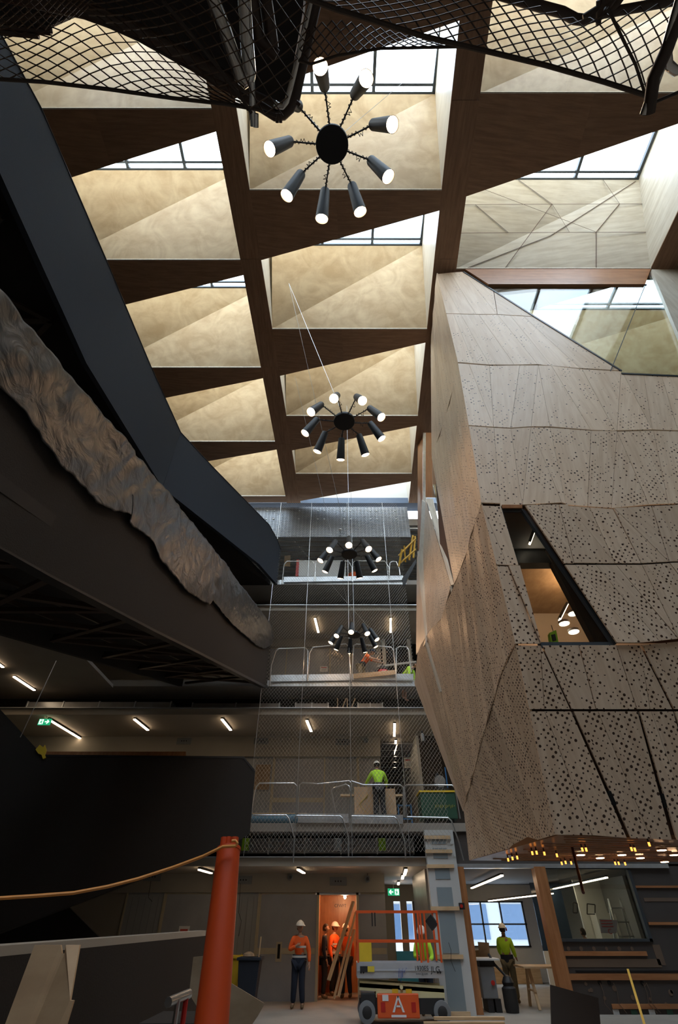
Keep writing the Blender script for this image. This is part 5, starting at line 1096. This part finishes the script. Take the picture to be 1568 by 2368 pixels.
hv = thing('dust_extractor', 'black dust extractor standing on the floor by the machine', 'machine'); MB().lathe([(.16, 0), (.18, .1), (.18, .45), (.12, .5)], (4.45, 17.6, 0)).build('drum', 'black', hv); MB().lathe([(.13, .5), (.15, .56), (.10, .66), (.03, .70)], (4.45, 17.6, 0)).build('motor_head', 'blackmetal', hv); MB().tube([(4.45, 17.6, .65), (4.2, 17.7, .9), (4.1, 17.8, 1.1)], .03, 8).build('hose', 'black', hv); settle(hv)
sheet('board', [(1105,2178),(1131,2180),(1136,2290),(1118,2290)], 18.6, .02, 'osb', 'tall brown sheet leaning behind the workshop machine', 'board'); sheet('board', [(1097,2198),(1116,2196),(1118,2218),(1098,2220)], 18.8, .15, 'osb', 'brown cardboard lump on the workshop machine', 'box')
cbn = thing('storage_cabinet', 'white tall cabinet with open shelves behind the right ground floor window', 'cabinet')
MB().box((9.2, 22.3, 0), (10.6, 22.85, 2.02)).build('body', 'white', cbn); 
for k in range(3): MB().box((10.62, 22.3, .9 + k * .4), (11.5, 22.85, .93 + k * .4)).build('shelf', 'white', cbn)
MB().box((9.9, 22.29, 0), (9.91, 22.3, 2.02)).build('door_gap', 'grey', cbn); settle(cbn)
for i, (a, w_) in enumerate((((1325,2101),10), ((1358,2104),18))):
    t = thing('wire_basket', ['narrow dark framed basket on the left of the white cabinet', 'wider dark framed basket on the right of the white cabinet'][i], 'basket', 'framed baskets on the white cabinet'); y = 22.4
    c4 = [(a[0], a[1] - 14), (a[0] + w_, a[1] - 12), (a[0] + w_, a[1] + 10), (a[0], a[1] + 10)]
    for p, q in zip(c4, c4[1:] + c4[:1]): MB().bar(ony(*p, y), ony(*q, y), .03, .03).build('frame_bar', 'black', t)
    settle(t)
sl_ = thing('step_ladder', 'tall step ladder behind the right ground floor window', 'ladder')
a0 = ony(1420, 2078, 19.5)
for dx, ex in ((-.18, -.30), (.18, .34)):
    for dy in (-.05, .5): MB().bar((a0.x + dx, 19.5, a0.z), (a0.x + ex, 19.5 + dy * 1.2, 0), .05, .03).build('stile', 'galv', sl_)
for k in range(7): f_ = k / 7; MB().bar((a0.x - .18 - .12 * (1 - f_), 19.45, a0.z * f_ + .1), (a0.x + .18 + .15 * (1 - f_), 19.45, a0.z * f_ + .1), .06, .03).build('tread', 'galv', sl_)
settle(sl_)
p = ony(1408, 2139, 17.5); t = thing('placard', 'pink brown placard with a large red C behind the right window', 'sign'); MB().prism([ony(1386,2125,17.6), ony(1428,2128,17.6), ony(1426,2158,17.6), ony(1390,2158,17.6)], (0, .01, 0)).build('board', plain('placard_pink', (.40, .27, .25), .7), t); textmesh('lettering', 'C', Vector((p.x + .02, 17.59, p.z - .14)), .16, 'redp', t)
for k in range(3): MB().box((p.x - .16, 17.592, p.z + .08 - k * .06), (p.x + .16, 17.598, p.z + .10 - k * .06)).build('text_line', 'redp', t)
settle(t)
t = thing('work_light', 'small red lamp fixed at the head of the left timber post', 'lamp'); MB().box((3.30, 16.9, 2.02), (3.44, 17.0, 2.16)).build('housing', 'black', t); MB().lathe([(.04, 0), (.04, .02)], (3.35, 16.9, 2.09), (0, -1, 0)).build('lens', 'redm', t); settle(t)
# ================================================================== SECOND DECK THINGS
bx = thing('timber_box', 'yellow marked plywood box and folding trestle before the lime jacketed worker', 'box')
MB().box((.50, 17.85, 4.06), (1.10, 18.25, 5.15)).build('left_panel', 'offcut', bx); MB().box((1.40, 17.85, 4.06), (1.85, 18.25, 5.10)).build('right_panel', 'offcut', bx); MB().box((.05, 18.27, 4.96), (2.2, 18.45, 5.02)).build('top_board', 'timber', bx)
g = MB(); 
for i in range(12): a = i * .55; g.bar((.78 + .12 * math.cos(a), 17.842, 4.35 + .05 * i), (.78 + .12 * math.cos(a + .55) + .05, 17.842, 4.35 + .05 * (i + 1)), .035, .006)
g.build('yellow_spray_scrawl', 'ocre', bx); MB().bar((.6, 17.84, 4.25), (1.05, 17.84, 4.22), .04, .006).build('red_mark', 'redp', bx); settle(bx)
rl = thing('foam_roll', 'blue roll lying on the second deck at the left rail panel', 'roll'); MB().lathe([(.13, 0), (.13, 1.62)], (-2.75, 17.55, 4.20), (1, 0, 0), 20).build('roll', plain('blue_foam', (.10, .20, .27), .7), rl); MB().lathe([(.09, 0), (.09, .01)], (-1.14, 17.55, 4.20), (1, 0, 0), 16).build('hollow_end', 'void', rl); settle(rl)
o_ = MB().box((-2.75, 17.5, 4.335), (-1.0, 17.7, 4.36)).build('plank', 'timber'); tag(o_, 'thin plank lying on top of the blue foam roll', 'plank')
tbx = thing('tool_box', 'dark green site tool box with yellow lid at the right end of the second deck', 'box'); MB().box((2.62, 17.6, 4.22), (3.75, 18.3, 4.95)).build('body', 'green', tbx, bevel=.02); MB().box((2.60, 17.58, 4.95), (3.77, 18.32, 5.0)).build('lid', 'yellow', tbx); 
for x in (2.75, 3.5): MB().box((x, 17.7, 4.06), (x + .14, 18.2, 4.22)).build('foot', 'black', tbx)
ws = MB(); [ws.bar((3.05 + i * .055, 17.59, 4.50 + .02 * (i % 3)), (3.08 + i * .055, 17.59, 4.60 - .015 * (i % 2)), .028, .006) for i in range(12)]; ws.build('worn_yellow_stencil', 'ocre', tbx); settle(tbx)
M_ = thing('mitre_saw', 'dark machine standing on top of the green tool box', 'machine'); MB().lathe([(.18, 0), (.18, .04)], (3.35, 17.8, 5.30), (0, -1, 0), 20).build('blade_guard', 'tube', M_); MB().box((3.2, 17.7, 5.0), (3.6, 18.1, 5.1)).build('base', 'black', M_); MB().bar((3.4, 17.9, 5.1), (3.25, 17.85, 5.55), .1, .12).build('motor_arm', 'black', M_); MB().tube([(3.6, 17.9, 5.1), (3.6, 17.9, 5.75)], .02, 6).build('post', 'bluet', M_); settle(M_)
bt = thing('blue_trestle', 'blue steel trestle in the second deck corridor', 'trestle')
for x in (2.1, 2.55): MB().bar((x, 19.6, 4.06), (x, 19.6, 4.95), .05, .05).build('leg', 'bluet', bt)
for z in (4.5, 4.9): MB().bar((2.1, 19.6, z), (2.55, 19.6, z), .05, .05).build('rail', 'bluet', bt)
settle(bt)
for k in range(5):
    for i in range(2): o_ = MB().box((1.75 + i * .62, 20.6 + k * .95, 7.20), (2.33 + i * .62, 21.5 + k * .95, 7.24)).build('ceiling_tile', 'sheet'); tag(o_, 'grey ceiling tile hung in the second deck corridor', 'tile', 'ceiling tiles in the second deck corridor')
# ================================================================== THIRD AND FOURTH DECK THINGS
vc = thing('drum_vacuum', 'dark red drum vacuum on the third deck before the bending worker', 'vacuum'); VX = ony(884, 1530, 17.9).x
MB().lathe([(.20, 0), (.21, .02), (.21, .52), (.19, .56)], (VX, 17.9, 8.56)).build('drum', 'redm', vc); MB().lathe([(.22, .56), (.22, .64), (.10, .74)], (VX, 17.9, 8.56)).build('motor_head', 'black', vc); MB().box((VX - .06, 17.67, 8.85), (VX + .09, 17.69, 9.02)).build('label', 'paper', vc); MB().tube([(VX - .2, 17.8, 9.1), (VX - .45, 17.75, 8.9), (VX - .4, 17.75, 8.6), (VX - .2, 17.75, 8.5)], .04, 8).build('hose', 'black', vc); MB().lathe([(.23, 0), (.23, .10)], (VX, 17.9, 8.47)).build('base', 'white', vc); settle(vc)
sheet('plank', [(817,1558),(913,1549),(915,1559),(818,1569)], 16.95, .05, 'timber', 'brown plank lying across the toe board of the third deck', 'plank')
o_ = MB().bar((1.6, 19.0, 9.75), (3.2, 19.0, 9.95), .07, .07).build('white_rail', 'white'); tag(o_, 'white horizontal rail at the right end of the third deck', 'rail')
bp2 = thing('white_barrier', 'white sheet barrier with a red end behind the fourth deck rail', 'barrier'); MB().prism([ony(692,1296,17.9), ony(800,1296,17.9), ony(800,1332,17.9), ony(690,1332,17.9)], (0, .03, 0)).build('sheet', 'white', bp2); MB().prism([ony(686,1294,17.88), ony(692,1294,17.88), ony(690,1332,17.88), ony(683,1332,17.88)], (0, .06, 0)).build('red_end', 'redm', bp2); settle(bp2)
sheet('board', [(658,1285),(672,1284),(671,1310),(657,1309)], 18.4, .02, 'timber', 'small pale board at the left end of the fourth deck', 'board')
yr = thing('yellow_barrier', 'yellow braced handrail at the right end of the fourth deck', 'barrier')
for a, b in (((922,1310),(930,1270)),((938,1300),(935,1262)),((946,1295),(955,1238)),((922,1285),(962,1245)),((926,1302),(962,1270)),((956,1290),(960,1240))): MB().bar(ony(*a, 16.9), ony(*b, 16.6), .06, .06).build('rail', 'yel', yr)
settle(yr)
sheet('steel_beam', [(930,1338),(962,1292),(962,1302),(934,1356)], 16.7, .10, 'blackmetal', 'dark steel edge beam running from the fourth deck to the pod', 'beam')
p = ony(787, 1226, 17.0); t = thing('wifi_unit', 'small white unit on a bracket in front of the metal screen', 'device'); MB().lathe([(.05, 0), (.07, .03), (.05, .07)], p, (0, -.3, 1), 14).build('body', 'paper', t); MB().tube([p, p + Vector((0, .25, 0))], .01, 6).build('bracket', 'galv', t); settle(t)
p = ony(977, 1703, 17.6); t = thing('wall_lamp', 'small clear bulkhead lamp beside the pod above the second deck', 'lamp'); MB().lathe([(.05, 0), (.06, .05), (.06, .22), (.02, .26)], p - Vector((0, 0, .15)), (0, 0, 1), 12).build('glass_cover', 'galv', t); MB().lathe([(.03, .26), (.03, .34)], p - Vector((0, 0, .15)), (0, 0, 1), 10).build('cap', 'black', t); settle(t)
for o_ in C.objects:
    if o_.type == 'MESH' and o_.parent is None and 'category' not in o_ and 'kind' not in o_: print('UNTAGGED', o_.name)
